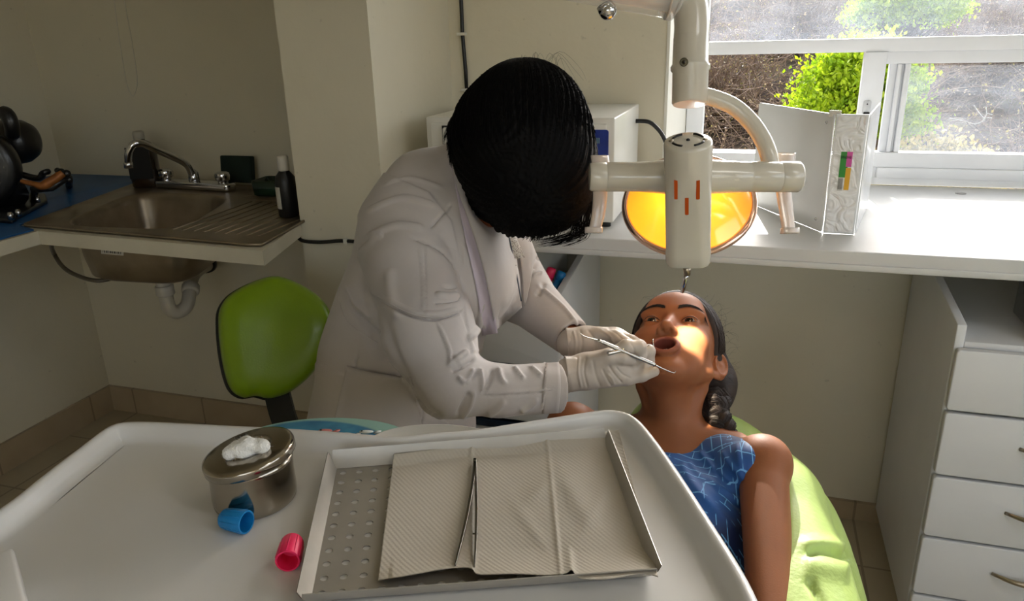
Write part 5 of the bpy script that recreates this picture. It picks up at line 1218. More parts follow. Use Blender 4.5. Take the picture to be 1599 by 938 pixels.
for q in (-1, 1):
    eb = MB()
    for i in range(130):
        u = rng.random(); x = q*(.0105+.042*u); zc = .0215+.0065*(1-((abs(x)-.034)/.022)**2)+(rng.random()-.5)*.0065*(1-.5*u)
        p = on_head(x, zc, .0002); e = on_head(x+q*.006, zc+.0025*(1-1.6*u), .0009)
        if p is None or e is None: continue
        eb.tube([p, (p+e)/2+Fl*.0007, e], [.0005, .00042, .00014], n=3, cap=False)
    eb.build('eyebrow', M['lash'], body)
    el_ = MB()
    for sg, zz in ((1, .0016), (-1, -.0082)):
        pl = []
        for t in np.linspace(-1, 1, 13):
            x = q*.0315+t*.0128; z = -.0035+q*t*.0012+sg*.0048*math.sqrt(max(0, 1-t*t*.97)); p = on_head(x, z+sg*.0008, .0004)
            if p is not None: pl.append(p)
        if len(pl) > 3: el_.tube(pl, .0007 if sg > 0 else .0004, n=5)
    el_.build('eyelashes', M['lash'], body)
# hair
hp_ = SDF().u(s_ell(h(0, -.016, .034), (.0805, .0985, .0935), HR)).u(s_ell(h(.030, -.070, -.045), (.058, .040, .050), HR), .03).u(s_ell(h(.046, -.068, -.008), (.058, .042, .062), HR), .03).i(lambda p: (hl(p)@np.array([0, .73, -.68]))+.003-.010*np.clip((hl(p)[:, 2]-.02)/.04, 0, 1), .004)
v_, f_ = surface(hp_, h(0, 0, 0)-.16, h(0, 0, 0)+.16, .0025); 
hm = MB().add(v_, f_)
hc = h(0, -.016, .034); rx_ = np.array([.0805, .0985, .0935])
def on_ell(lp, k=1.0): d = (lp-np.array([0, -.016, .034]))/rx_; return np.array([0, -.016, .034])+d/np.linalg.norm(d)*rx_*k
for i in range(900):
    a = rng.random()*2*math.pi*.62-math.pi*.62+math.pi/2     # along the hairline
    x = math.cos(a)*.0775; z0 = .034+math.sin(a)*.0865
    y0 = (-.003+.010*min(1, max(0, (z0-.02)/.04))+.68*z0)/.73+.001; st_ = on_ell(np.array([x, y0, z0]), 1.0)
    if st_[2] < -.03 and rng.random() < .6: continue
    en = np.array([.030+rng.normal()*.006, -.098+rng.normal()*.004, -.052+rng.normal()*.008]); kk = 1.0+.035*rng.random(); P = []
    for t in np.linspace(0, 1, 9):
        q = st_*(1-t)+en*t; q = q+np.array([.0, -.02, .03])*math.sin(math.pi*t); q2 = on_ell(q, 1.004+(kk-1)*math.sin(math.pi*min(1, t*1.2)))
        w_ = max(0, (t-.7)/.3); P.append(h(*(q2*(1-w_)+(en+np.array([0, -.004, 0]))*w_)))
    hm.tube(P, np.array([.0004, .0008, .0009, .0009, .0009, .0009, .0009, .0009, .0008]), n=4, cap=False)
for i in range(45):                                        # fly-aways
    a = rng.random()*math.pi*.9-.3; st_ = on_ell(np.array([math.cos(a)*.07+.01, -.02+.06*rng.random(), .034+math.sin(a)*.08])); d = nrm(st_-np.array([0, -.016, .034])+rng.normal(size=3)*.05); tn = nrm(np.cross(d, rng.normal(size=3)))
    P = [h(*(st_+d*.010*t+tn*(.030*t)+d*.012*math.sin(t*2.5)+rng.normal(size=3)*.0012)) for t in np.linspace(0, 1, 6)]; hm.tube(P, [.00016, .00015, .00014, .00012, .0001, .00006], n=3, cap=False)
for i in range(35):
    a = -.5-rng.random()*.6; st_ = np.array([.070+.01*rng.random(), -.05+.03*rng.random(), .02-.09*rng.random()]); d = np.array([1., rng.normal()*.4, rng.normal()*.5]); 
    P = [h(*(st_+d*.030*t+rng.normal(size=3)*.0018)) for t in np.linspace(0, 1, 5)]; hm.tube(P, [.00015, .00013, .00012, .0001, .00006], n=3, cap=False)
hair = hm.build('hair', M['hair_p'], pat)
# braid behind the ear
bp = spline([h(.050, -.060, -.050), h(.066, -.050, -.082), K(1119, 622, 1.285), K(1116, 645, 1.27), K(1126, 662, 1.25), K(1135, 690, 1.235)], 10)
bd = MB(); nb_ = len(bp)
for ph in (0, 2*math.pi/3, 4*math.pi/3):
    P = []; 
    for i, p in enumerate(bp):
        t = nrm(bp[min(i+1, nb_-1)]-bp[max(i-1, 0)]); a1 = nrm(np.cross(t, BACK)); a2 = np.cross(t, a1); w = i*.42+ph; P.append(p+a1*.0125*math.sin(w)+a2*.006*math.sin(2*w))
    r0 = np.linspace(.0145, .010, nb_); bd.tube(P, r0, n=10)
    for k in range(26):
        an = rng.random()*6.28; Q = []
        for i, p in enumerate(P):
            t = nrm(P[min(i+1, nb_-1)]-P[max(i-1, 0)]); a1 = nrm(np.cross(t, BACK)); a2 = np.cross(t, a1); Q.append(p+(a1*math.cos(an)+a2*math.sin(an))*r0[i]*1.03)
        bd.tube(Q, .0007, n=3, cap=False)
bd.build('braid', M['hair_p'], hair)
# sleeveless top
m, nt, b, out = nmat('blue_line_print'); co = coords(nt, 'Object')
lines = None
def linepat(scale, rot, w, h_, mort, off=.5, loc=(0, 0, 0)):
    mp = N(nt, 'ShaderNodeMapping'); mp.inputs['Rotation'].default_value = rot; mp.inputs['Location'].default_value = loc; nt.links.new(co, mp.inputs[0])
    br = N(nt, 'ShaderNodeTexBrick', Scale=scale); br.offset = off; br.squash = 1.6; br.squash_frequency = 3; nt.links.new(mp.outputs[0], br.inputs['Vector']); br.inputs['Mortar Size'].default_value = mort; br.inputs['Mortar Smooth'].default_value = 0.; br.inputs['Brick Width'].default_value = w; br.inputs['Row Height'].default_value = h_; br.inputs['Bias'].default_value = 0
    return br.outputs['Fac']
l1 = linepat(1, (.2, 0, .15), .045, .026, .0007, .37); l2 = linepat(1, (.1, .1, .22), .055, .013, .0007, .61, (.013, .021, 0)); l3 = linepat(1, (0, .1, -.12), .015, .046, .0007, .23, (.03, .01, 0))
nz = N(nt, 'ShaderNodeTexNoise', Scale=20., Detail=1.); nt.links.new(co, nz.inputs['Vector']); nzr = ramp(nt, nz.outputs[0], [(.50, (0, 0, 0, 1)), (.515, (1, 1, 1, 1))]); nz2 = ramp(nt, nz.outputs[0], [(.44, (1, 1, 1, 1)), (.455, (0, 0, 0, 1))])
def mth(op, a, c):
    n = nt.nodes.new('ShaderNodeMath'); n.operation = op; nt.links.new(a, n.inputs[0]); nt.links.new(c, n.inputs[1]); return n.outputs[0]
allp = mth('MAXIMUM', mth('MULTIPLY', l1, nzr.outputs[0]), mth('MAXIMUM', mth('MULTIPLY', l2, nz2.outputs[0]), mth('MULTIPLY', l3, nzr.outputs[0])))
gr_ = N(nt, 'ShaderNodeTexNoise', Scale=5., Detail=0.); nt.links.new(co, gr_.inputs['Vector']); base_ = ramp(nt, gr_.outputs[0], [(.38, rgb((8, 34, 84))), (.62, rgb((22, 84, 156)))])
o_ = mixc(nt, allp, base_.outputs[0], rgb((104, 170, 226))); nt.links.new(o_, b.inputs['Base Color']); b.inputs['Roughness'].default_value = .6; b.inputs['Sheen Weight'].default_value = .2; M['shirt'] = m
sh = SDF().u(s_ell(T(0, .16, -.073), (.152, .205, .085), TMx)).u(s_ell(T(0, .36, -.073), (.138, .17, .082), TMx), .05)
for S_, q in ((S0, -1), (S1, 1)): sh.u(s_cap(T(q*.055, .005, -.052), S_+tdir*.012-sdir*q*.022, .040, .041), .03)
for q in (-1, 1): sh.u(s_ell(T(q*.06, .14, -.03), (.05, .055, .045), TMx), .04)
sh.d(s_cap(h(0, -.02, -.09), T(0, -.014, -.035), .056, .0665), .003)
sh.d(s_ell(T(0, -.030, -.01), (.084, .046, .12), TMx), .012)
for S_, E_, q in ((S0, E0, -1), (S1, E1, 1)): sh.d(s_ell(S_+sdir*q*.028+tdir*.0, (.040, .095, .085), TMx@rotz(q*-.1)), .005)
for S_, E_, q in ((S0, E0, -1), (S1, E1, 1)): sh.d(s_cap(S_+sdir*q*.004, E_, .036, .036), .006)
slo = np.min([T(-.2, -.12, -.2), T(.2, .55, .15), T(-.2, .55, -.2), T(.2, -.12, .15)], 0)-.02; shi = np.max([T(-.2, -.12, -.2), T(.2, .55, .15), T(-.2, .55, -.2), T(.2, -.12, .15)], 0)+.02
v_, f_ = surface(sh, slo, shi, .003); n_ = vnormals(v_, f_)
fold = [([(1092, 704), (1110, 725), (1160, 775)], 5, .004), ([(1075, 718), (1100, 745), (1165, 790)], 5, .004), ([(1128, 704), (1138, 722), (1165, 750)], 4, .003), ([(1062, 722), (1085, 760), (1150, 830)], 7, .004), ([(1112, 712), (1125, 745), (1166, 772)], 3, -.003), ([(1075, 715), (1110, 755), (1166, 800)], 4, -.003), ([(1150, 690), (1158, 740), (1166, 780)], 5, .003)]
v_ = strokes(v_, n_, fold)
so_ = mesh_obj('sleeveless_top', v_, f_, M['shirt'], pat, origin=NB)
# leggings, down to the feet
M['legg'] = simple('black_leggings', (22, 22, 28), .7); lg = SDF().u(s_ell(T(0, .50, -.08), (.15, .12, .085), TMx))
hipz = T(0, .52, -.08)
for q in (-1, 1):
    a = hipz+sdir*q*.075; k_ = np.array([a[0]+.02, a[1]-.40, .66]); an = np.array([k_[0], k_[1]-.40, .56]); lg.u(s_cap(a, k_, .072, .052), .03).u(s_cap(k_, an, .05, .035), .02).u(s_cap(an, an+[0, -.06, .10], .034, .028), .02)
allp_ = np.array([hipz, k_, an]); v_, f_ = surface(lg, allp_.min(0)-.3, allp_.max(0)+.3, .010); mesh_obj('leggings', v_, f_, M['legg'], pat)
# ================================================================== DENTAL CHAIR
M['lime2'] = simple('pale_lime_leather', (178, 202, 112), .48, var=.05, bumps=.25, bscale=170, coat=.1)
ch = thing('dental_chair', T(0, .4, -.15)*[1, 1, 0], 'reclined pale lime dental chair with tufted back and headrest holding the patient', 'chair')
cn = SDF(); cd = -.150
cn.u(s_ell(T(.045, .34, cd-.02), (.280, .52, .060), TMx)).u(s_ell(T(.045, .44, cd-.02), (.262, .46, .07), TMx), .05)
cn.i(lambda p: -((p-T(0, 0, cd-.055))@ndir), .02)
for q in (-1, 1): cn.u(s_ell(T(.03+q*.205, .38, cd+.016), (.070, .38, .055), TMx), .05)
wq = frame(nrm(np.array([0, -.16, 1.])), [1, .14, 0]); P1_ = K(1212, 790, 1.205)
cn.u(s_ell(P1_+np.array([.024, -.19, -.02]), (.083, .34, .066), wq), .03).u(s_cap(K(1120, 760, 1.31), K(1212, 790, 1.22), .06, .068), .04)
cn.d(s_ell(T(.01, .30, cd+.135), (.16, .6, .10), TMx), .03)
cp_ = [T(x, y, z) for x in (-.3, .35) for y in (-.15, .95) for z in (-.3, .0)]; v_, f_ = surface(cn, np.min(cp_, 0), np.max(cp_, 0), .0045); n_ = vnormals(v_, f_)
v_ = strokes(v_, n_, [([(1260, 866), (1285, 860), (1330, 873)], 6, -.010), ([(1255, 880), (1290, 885), (1325, 890)], 16, .006), ([(1262, 905), (1275, 925), (1290, 960)], 6, -.008), ([(1250, 850), (1290, 848), (1320, 852)], 10, .005)])
mesh_obj('backrest', v_, f_, M['lime2'], ch)
hr_ = SDF().u(s_ell(h(.004, -.122, -.110), (.098, .030, .085), HR)).u(s_ell(h(0, -.122, -.06), (.084, .030, .08), HR), .03); hr_.d(s_ell(h(0, -.02, -.03), (.072, .088, .11), HR), .01)
v_, f_ = surface(hr_, h(0, -.1, -.05)-.2, h(0, -.1, -.05)+.2, .0035); mesh_obj('headrest', v_, f_, M['lime2'], ch)
hb_ = h(0, -.135, -.07); MB().tube(spline([hb_, hb_-Fl*.02-Ul*.05, T(0, .0, cd-.05), T(0, .15, cd-.06)], 6), .016, n=14).build('headrest_bar', M['chrome'], ch)
seat = SDF().u(s_box(hipz+np.array([.03, -.30, -.155]), (.25, .34, .05), .045)).u(s_box(np.array([hipz[0]+.03, hipz[1]-.75, .47]), (.2, .22, .05), .045), .04); v_, f_ = surface(seat, hipz+[-.35, -1.1, -.4], hipz+[.4, .2, .05], .012); mesh_obj('seat', v_, f_, M['lime2'], ch)
bx_ = hipz[0]+.03; by_ = hipz[1]-.25; bevel(MB().box((bx_-.13, by_-.2, .05), (bx_+.13, by_+.2, hipz[2]-.20)).build('lift_column', M['white_lam'], ch, smooth=False), .03); bevel(MB().box((bx_-.24, by_-.4, 0), (bx_+.24, by_+.4, .06)).build('base', M['white_lam'], ch, smooth=False), .02)
# adjusted under-back support
MB().tube([T(.02, .55, cd-.08), [bx_, by_+.1, hipz[2]-.25]], .05, n=14).build('back_support', M['blk'], ch)
# ================================================================== DENTIST
M['dskin'] = skinmat('dentist_skin', (132, 74, 46), (132, 70, 56))
def coatmat():
    m, nt, b, out = nmat('white_coat_cloth'); co = coords(nt)
    nz = N(nt, 'ShaderNodeTexNoise', Scale=5., Detail=4.); nt.links.new(co, nz.inputs['Vector']); r = ramp(nt, nz.outputs[0], [(.3, rgb((172, 165, 162))), (.7, rgb((186, 179, 175)))]); nt.links.new(r.outputs[0], b.inputs['Base Color'])
    b.inputs['Roughness'].default_value = .8; b.inputs['Sheen Weight'].default_value = .15
    n2 = N(nt, 'ShaderNodeTexNoise', Scale=22., Detail=3.); nt.links.new(co, n2.inputs['Vector']); n3 = N(nt, 'ShaderNodeTexNoise', Scale=900., Detail=1.); nt.links.new(co, n3.inputs['Vector'])
    b1 = bump(nt, b, n2.outputs[0], .25, .006); b2 = nt.nodes.new('ShaderNodeBump'); b2.inputs['Strength'].default_value = .15; b2.inputs['Distance'].default_value = .0006; nt.links.new(n3.outputs[0], b2.inputs['Height']); nt.links.new(b1.outputs[0], b2.inputs['Normal']); nt.links.new(b2.outputs[0], b.inputs['Normal']); return m
M['coat'] = coatmat(); M['glove'] = simple('latex_glove', (186, 176, 166), .45, var=.04, bumps=.1, bscale=120)
M['hair_d'] = hairmat('black_hair', (3, 3, 3), (8, 6, 6), .7)
for n__ in M['hair_d'].node_tree.nodes:
    if n__.type == 'BSDF_PRINCIPLED': n__.inputs['Specular IOR Level'].default_value = .12
den = thing('person', K(610, 700, 1.42)*[1, 1, 0], 'person in white coat and gloves leaning over the patient, black bobbed hair hiding the face', 'person')
def px2(r, d): return r*d/F
def C(x0, y0, d0, r0, x1, y1, d1, r1): return s_cap(K(x0, y0, d0), K(x1, y1, d1), px2(r0, d0), px2(r1, d1))
def EL(x, y, d, rx, ry, rz, roll=0.):
    a = math.radians(roll); v = nrm(ray(x, y)); u = nrm(UPV-v*(UPV@v)); r_ = np.cross(v, u); Q = np.stack([r_*math.cos(a)+u*math.sin(a), -r_*math.sin(a)+u*math.cos(a), -v], 1)
    return s_ell(K(x, y, d), (px2(rx, d), px2(ry, d), rz), Q)
# ---- body (head, neck, torso core, arms to the wrists, legs)
bs_ = SDF()
HC = K(818, 232, 1.17)
fc = nrm(R@np.array([.55, .80, .10])); upd = nrm(R@np.array([.25, -.62, -.70])); upd = nrm(upd-fc*(upd@fc)); sdd = np.cross(fc, upd); DM = np.stack([sdd, fc, upd], 1)
bs_.u(s_ell(HC, (.074, .092, .098), DM)); bs_.u(s_ell(HC+fc*.045-upd*.07, (.052, .046, .058), DM), .03); bs_.u(s_ell(HC+fc*.098-upd*.045, (.012, .014, .02), DM), .015)
bs_.u(s_cap(HC-upd*.04-fc*.03, K(752, 318, 1.27), .046, .044), .02)
bs_.u(C(735, 320, 1.29, 42, 690, 430, 1.36, 70), .05).u(C(690, 430, 1.36, 70, 610, 640, 1.42, 70), .05)
shN, shF = (648, 392, 1.215), (778, 372, 1.42)
elN, elF = (704, 606, 1.13), (806, 468, 1.44)
wrN, wrF = (895, 588, 1.185), (900, 533, 1.30)
bs_.u(C(*shN, 38, *elN, 34), .03).u(C(*elN, 32, *wrN, 21), .02).u(C(*shF, 34, *elF, 30), .03).u(C(*elF, 28, *wrF, 20), .02)
pel = K(615, 720, 1.42)
for q in (-1, 1):
    a = pel+np.array([.05*q, .08*q, -.02]); kn = np.array([a[0]+.06, a[1]-.03, .42]); an = np.array([a[0], a[1], .09]); bs_.u(s_cap(a, kn, .075, .05), .03).u(s_cap(kn, an, .048, .032), .02)
def allbox(s, pad=.02):
    return None
v_, f_ = surface(bs_, np.array([-.75, .75, .05]), np.array([.25, 1.75, 1.5]), .006)
dbody = mesh_obj('body', v_, f_, M['dskin'], den); add_attr(dbody, 'lip', np.zeros(len(v_))); add_attr(dbody, 'brow', np.zeros(len(v_)))
# trousers and shoes (hidden below the table)
ts = SDF().u(s_ell(pel+[0, 0, -.04], (.12, .13, .10))); sh_ = []
for q in (-1, 1):
    a = pel+np.array([.05*q, .08*q, -.02]); kn = np.array([a[0]+.06, a[1]-.03, .42]); an = np.array([a[0], a[1], .07]); ts.u(s_cap(a, kn, .085, .062), .03).u(s_cap(kn, an, .060, .05), .02); sh_.append(an)
v_, f_ = surface(ts, pel-[.35, .35, .75], pel+[.35, .35, .15], .009); mesh_obj('trousers', v_, f_, M['navy'], den)
for an in sh_:
    s1_ = SDF().u(s_ell(an+[.05, -.02, -.03], (.125, .045, .038))).u(s_cap(an+[0, 0, .01], an+[0, 0, -.02], .045, .045), .03).i(lambda p: -(p[:, 2]-.001), .004)
    v_, f_ = surface(s1_, an-.2, an+.2, .006); mesh_obj('shoe', v_, f_, M['white_lam'], den)
# ---- coat
cs_ = SDF()
cs_.u(EL(608, 700, 1.42, 126, 150, .150))                 # hips
cs_.u(EL(620, 560, 1.39, 122, 110, .135, 8), .06)
cs_.u(EL(662, 450, 1.36, 130, 105, .150, 20), .07)
cs_.u(EL(682, 360, 1.335, 116, 98, .150, 25), .06)
cs_.u(EL(745, 430, 1.29, 62, 78, .095, 0), .04)           # chest
cs_.u(C(700, 300, 1.30, 74, 728, 268, 1.28, 52), .05)
cs_.u(C(660, 300, 1.30, 52, 640, 350, 1.29, 66), .05)
cs_.u(C(700, 560, 1.36, 40, 706, 690, 1.36, 38), .03)     # front skirt
cs_.u(C(560, 640, 1.42, 60, 545, 760, 1.42, 66), .04)
cs_.u(C(640, 760, 1.42, 110, 640, 900, 1.46, 120), .05)
# near arm
cs_.u(EL(650, 405, 1.235, 72, 62, .075, 35), .030)
cs_.u(C(646, 420, 1.225, 68, 668, 520, 1.165, 66), .020).u(C(668, 520, 1.165, 66, 702, 598, 1.125, 52), .03)
cs_.u(C(702, 598, 1.125, 50, 780, 610, 1.14, 40), .02).u(C(780, 610, 1.14, 40, 872, 605, 1.175, 39.5), .01)
# far arm
cs_.u(C(785, 385, 1.42, 45, 812, 455, 1.44, 46), .03).u(C(812, 455, 1.44, 46, 893, 527, 1.315, 31), .02)
# openings: neck and cuffs
cs_.d(s_cap(HC+upd*.02, K(768, 318, 1.25), .080, .046), .01)
wN = K(872, 605, 1.175); dN = nrm(wN-K(780, 610, 1.14)); wF = K(893, 527, 1.315); dF = nrm(wF-K(812, 455, 1.44))
cs_.d(lambda p: -((p-wN)@dN+np.where(np.linalg.norm(p-wN, axis=1) < .09, 0, 9.)), .001) if False else None
def endcut(w, d, rad): 
    return lambda p: np.maximum(-((p-w)@d), np.linalg.norm(p-w, axis=1)-rad)
cs_.d(endcut(wN, dN, .075), .001).d(endcut(wF, dF, .07), .001)
cs_.d(s_cap(wN-dN*.025, wN+dN*.05, px2(32, 1.17), px2(32, 1.17)), .002).d(s_cap(wF-dF*.02, wF+dF*.05, px2(24, 1.3), px2(24, 1.3)), .002)
v_, f_ = surface(cs_, np.array([-.80, .75, .42]), np.array([.2, 1.80, 1.42]), .0028, B=14); n_ = vnormals(v_, f_)
v_ = relax(v_, f_, 2)
st_ = [  # (points, width px, height m): folds and seams of the coat
 ([(690, 362), (705, 395), (716, 430), (718, 470)], 9, -.012), ([(640, 372), (672, 385), (700, 405), (716, 425)], 4, -.006),
 ([(588, 465), (640, 492), (680, 498), (716, 490)], 2.2, -.0032), ([(588, 459), (640, 486), (680, 492), (716, 484)], 3, .0022),
 ([(655, 385), (660, 430), (662, 492)], 1.6, .0016), ([(684, 505), (700, 545), (703, 565)], 2.5, .003),
 ([(596, 480), (620, 560), (660, 630), (690, 655)], 8, -.010),
 ([(700, 569), (712, 562), (730, 548)], 4, .006), ([(705, 580), (722, 572), (740, 560)], 3, -.005), ([(714, 588), (728, 596), (740, 575)], 4, .006),
 ([(725, 600), (735, 590), (745, 580)], 3, -.006), ([(733, 612), (724, 628), (714, 648)], 3.5, -.007), ([(740, 610), (734, 632), (720, 652)], 4, .006), ([(748, 575), (752, 595), (752, 612)], 4, .004), ([(768, 576), (764, 596), (752, 615)], 3.5, -.004), ([(778, 574), (782, 590), (790, 600)], 4, .0035), ([(802, 572), (812, 585), (818, 592)], 3.5, .003), ([(828, 572), (840, 582), (846, 588)], 3.5, .003),
 ([(750, 614), (800, 613), (874, 607)], 2.4, .0022), ([(752, 617), (800, 616), (874, 610)], 2, -.0018), ([(790, 625), (775, 640), (762, 648)], 5, .003), ([(840, 622), (826, 636), (812, 642)], 5, .003),
 ([(850, 560), (852, 600), (846, 640)], 1.8, .0012),
 ([(690, 450), (702, 452), (714, 448)], 3, -.004), ([(680, 462), (700, 464), (716, 460)], 3, .003), ([(676, 476), (700, 474), (716, 470)], 2.5, -.0025),
 ([(536, 450), (548, 480), (570, 505), (595, 520)], 5, -.006), ([(542, 446), (556, 474), (578, 498)], 5, .004),
 ([(560, 545), (552, 580), (540, 620), (532, 662)], 2, -.0025), ([(640, 620), (660, 640), (655, 668)], 2, -.002),
 ([(600, 290), (640, 278), (690, 292)], 3, .0022), ([(575, 330), (630, 310), (680, 322)], 4, .0028), ([(575, 372), (620, 354), (662, 358)], 5, .004), ([(560, 400), (590, 372), (600, 370)], 5, .003),
 ([(705, 318), (690, 338), (672, 358)], 2.2, -.003), ([(720, 330), (738, 380), (748, 440), (752, 500)], 6, -.006), ([(756, 470), (745, 510), (730, 530)], 4, .004),
 ([(845, 395), (838, 408), (832, 420)], 4, -.005), ([(846, 425), (838, 428), (830, 432)], 3, .004), ([(840, 445), (880, 480), (905, 512)], 3, .003), ([(850, 440), (845, 452), (838, 462)], 4, -.003),
 ([(560, 440), (575, 520), (600, 560)], 10, -.004), ([(610, 420), (612, 460), (622, 500)], 9, .003)]
st_ = [(p_, w_*.85, max(-.0055, min(.0065, a_*1.6))) for p_, w_, a_ in st_]
v_ = strokes(v_, n_, st_)
n_ = vnormals(v_, f_)
v_ = steps(v_, n_, [([(560, 300), (600, 270), (670, 300), (705, 345), (722, 420), (722, 485), (690, 497), (650, 494), (610, 478), (580, 458), (560, 400)], .0030, 1.6),
 ([(664, 380), (710, 390), (722, 484), (690, 494), (664, 494)], .0016, 1.6), ([(686, 500), (718, 490), (745, 560), (722, 575), (704, 552)], .0016, 1.6),
 ([(480, 560), (540, 586), (527, 668), (480, 668)], .0022, 1.6), ([(656, 632), (700, 660), (700, 680), (650, 680)], .002, 1.6), ([(722, 380), (748, 420), (752, 500), (775, 530), (772, 545), (735, 552), (722, 470)], .003, 2.0)])
coat = mesh_obj('coat', v_, f_, M['coat'], den)
cb_ = bvh(coat)
# shawl collar, lying over the coat
def cloth(nm, A, B_, lift, th, mat, par, nu=46, nv=16):
    P = drape(cb_, A, B_, nu, nv, lift, 1.3); v, f = slab(P, th); return mesh_obj(nm, v, f, mat, par)
cloth('collar', [(702, 232), (708, 275), (717, 303), (735, 355), (751, 407), (763, 457), (773, 517)], [(728, 215), (735, 262), (760, 315), (784, 358), (800, 395), (811, 428), (815, 480)], lambda s, t: .016-.004*t+.010*math.sin(math.pi*min(1, t*1.0))*(.5+.5*s), .0030, M['coat'], coat)
cloth('collar_shade_fold', [(702, 255), (709, 281), (718, 330), (727, 374), (745, 457), (753, 524)], [(712, 275), (720, 299), (739, 350), (755, 405), (768, 457), (777, 520)], lambda s, t: .003+.002*s, .0015, simple('lilac_shade_tint', (196, 184, 194), .8), coat, 30, 8)  # shadow band beside the lapel, put in as a lilac tint
far = cloth('far_collar', [(806, 372), (811, 395), (815, 430), (819, 477)], [(826, 372), (832, 385), (832, 420), (820, 478)], lambda s, t: .012, .002, M['coat'], coat, 20, 8)
# blouse and lanyard edge at the neck opening
m, nt, b, out = nmat('lace_blouse'); co = coords(nt); vz = N(nt, 'ShaderNodeTexVoronoi', Scale=420.); nt.links.new(co, vz.inputs['Vector']); r = ramp(nt, vz.outputs['Distance'], [(.25, rgb((120, 112, 108))), (.5, rgb((204, 200, 196)))]); nt.links.new(r.outputs[0], b.inputs['Base Color']); bump(nt, b, vz.outputs['Distance'], .5, .001); M['lace'] = m
P = []
for x, y in ((752, 318), (764, 345), (776, 372), (790, 405)):
    P.append([K(x+dx, y-abs(dx)*.1, 1.262+.0006*abs(dx-10)) for dx in (-2, 8, 18, 30)])
v, f = slab(P, .003); mesh_obj('blouse', v, f, M['lace'], den)
MB().tube(spline([K(795, 370, 1.252), K(801, 400, 1.262), K(807, 430, 1.275), K(814, 470, 1.285)], 6), .0022, n=8, flat=.4).build('dark_trim', M['navy'], den)
# patch pocket and seams
cloth('pocket', [(541, 571), (575, 580), (620, 587), (642, 588)], [(518, 668), (560, 672), (620, 676), (662, 676)], lambda s, t: .0035+.003*(t < .04), .0016, M['coat'], coat, 26, 14)
cloth('cuff', [(852, 566), (848, 600), (846, 646)], [(873, 565), (876, 604), (872, 645)], .0022, .0012, M['coat'], coat, 14, 6)
def seam(nm, pts, r=.0009, lift=.0004):
    P = [cast(cb_, x, y, lift) for x, y in spline(pts, 6)]; P = [p for p in P if p is not None]
    if len(P) > 2: MB().tube(P, r, n=5).build(nm, M['coat'], coat)
seam('seam', [(530, 470), (545, 505), (590, 535)]); seam('seam', [(545, 585), (530, 630), (522, 664)]); seam('seam', [(588, 462), (640, 489), (680, 495), (717, 487)])
# ---- hair: smooth bob with strands
hs2 = SDF()
hs2.u(EL(820, 196, 1.185, 98, 100, .110, 0)).u(EL(812, 240, 1.18, 106, 96, .105, -10), .04).u(EL(842, 282, 1.165, 86, 86, .085, 0), .04)
hs2.u(EL(760, 205, 1.22, 46, 62, .07, 0), .03)
hs2.u(C(722, 205, 1.24, 20, 748, 300, 1.235, 26), .03).u(C(748, 300, 1.235, 26, 800, 335, 1.19, 30), .03)
hs2.d(EL(757, 368, 1.25, 30, 26, .05), .01)
v_, f_ = surface(hs2, HC-.25, HC+.25, .003); n_ = vnormals(v_, f_)
dh = MB(); 
# comb-like relief that follows the fall of the hair
whorl = K(815, 118, 1.20); rel = (v_-whorl)@R; an_ = np.arctan2(rel[:, 0], rel[:, 2]+.03+rel[:, 1]*.4)
v2 = v_+n_*(.0016*np.sin(an_*95)+.0012*np.sin(an_*41+2))[:, None]; dh.add(v2, f_)
hb2 = BVHTree.FromPolygons([Vector(p) for p in v_], [tuple(int(i) for i in q) for q in f_])
# strands: start at the whorl, slide over the cap, hang free at the ends
HCc = K(818, 215, 1.185)
def slide(dirv, n=9, drop=0.):
    """a path over the hair cap from the whorl outwards in a direction"""
    w0 = nrm(whorl-HCc); ax = np.cross(w0, dirv); ax = nrm(ax); P = []
    for t in np.linspace(.05, 1, n):
        a = t*drop; d = w0*math.cos(a)+np.cross(ax, w0)*math.sin(a); hit = hb2.ray_cast(Vector(HCc+d*.4), Vector(-d), .4)
        if hit[0] is None: continue
        P.append(np.array(hit[0])+d*.0012)
    return P
for i in range(1500):
    a = rng.random()*2*math.pi; dv = RIGHT*math.cos(a)+(-BACK*.0+nrm(np.cross(RIGHT, nrm(whorl-HCc))))*math.sin(a)
    P = slide(dv, 8, 1.25+.5*rng.random())
    if len(P) < 4: continue
    e = P[-1]; dn_ = nrm(P[-1]-P[-2]); P2 = P+[e+dn_*.008*k+np.array([0, 0, -.0015*k*k])+rng.normal(size=3)*.0006*k for k in (1, 2)]
    dh.tube(P2, np.linspace(.0009, .0003, len(P2)), n=3, cap=False)
# loose curtain of strands at the front (towards the patient)
for i in range(620):
    u = rng.random(); x0 = 760+165*u; y0 = 300-30*math.sin(math.pi*u)+20*rng.random(); dpt = 1.175-.04*math.sin(math.pi*u)+.05*(rng.random()-.5)
    ytip = np.interp(x0, [760, 780, 800, 830, 860, 890, 905, 925], [345, 350, 368, 374, 378, 368, 350, 318])-26*rng.random()**2
    xt = x0-8*(u-.3)*4+rng.normal()*4+(-22 if u > .55 and rng.random() < .5 else 0)
    P = spline([K(x0, y0, dpt), K(x0+3*rng.normal()+4, y0+(ytip-y0)*.5, dpt-.004), K(xt, ytip, dpt+.004)], 4); dh.tube(P, np.linspace(.0010, .0003, len(P)), n=3, cap=False)
for i in range(90):                                        # strands swinging out past the chin
    x0 = 900+rng.random()*28; y0 = 290+rng.random()*40; x1 = 835+rng.random()*55; y1 = 372+rng.random()*14; dpt = 1.15+.05*rng.random()
    P = spline([K(x0, y0, dpt), K(x0-6+rng.normal()*3, (y0+y1)/2+8, dpt), K((x0+x1)/2+8, y1-10, dpt), K(x1, y1, dpt+.01)], 4); dh.tube(P, np.linspace(.0007, .0002, len(P)), n=3, cap=False)
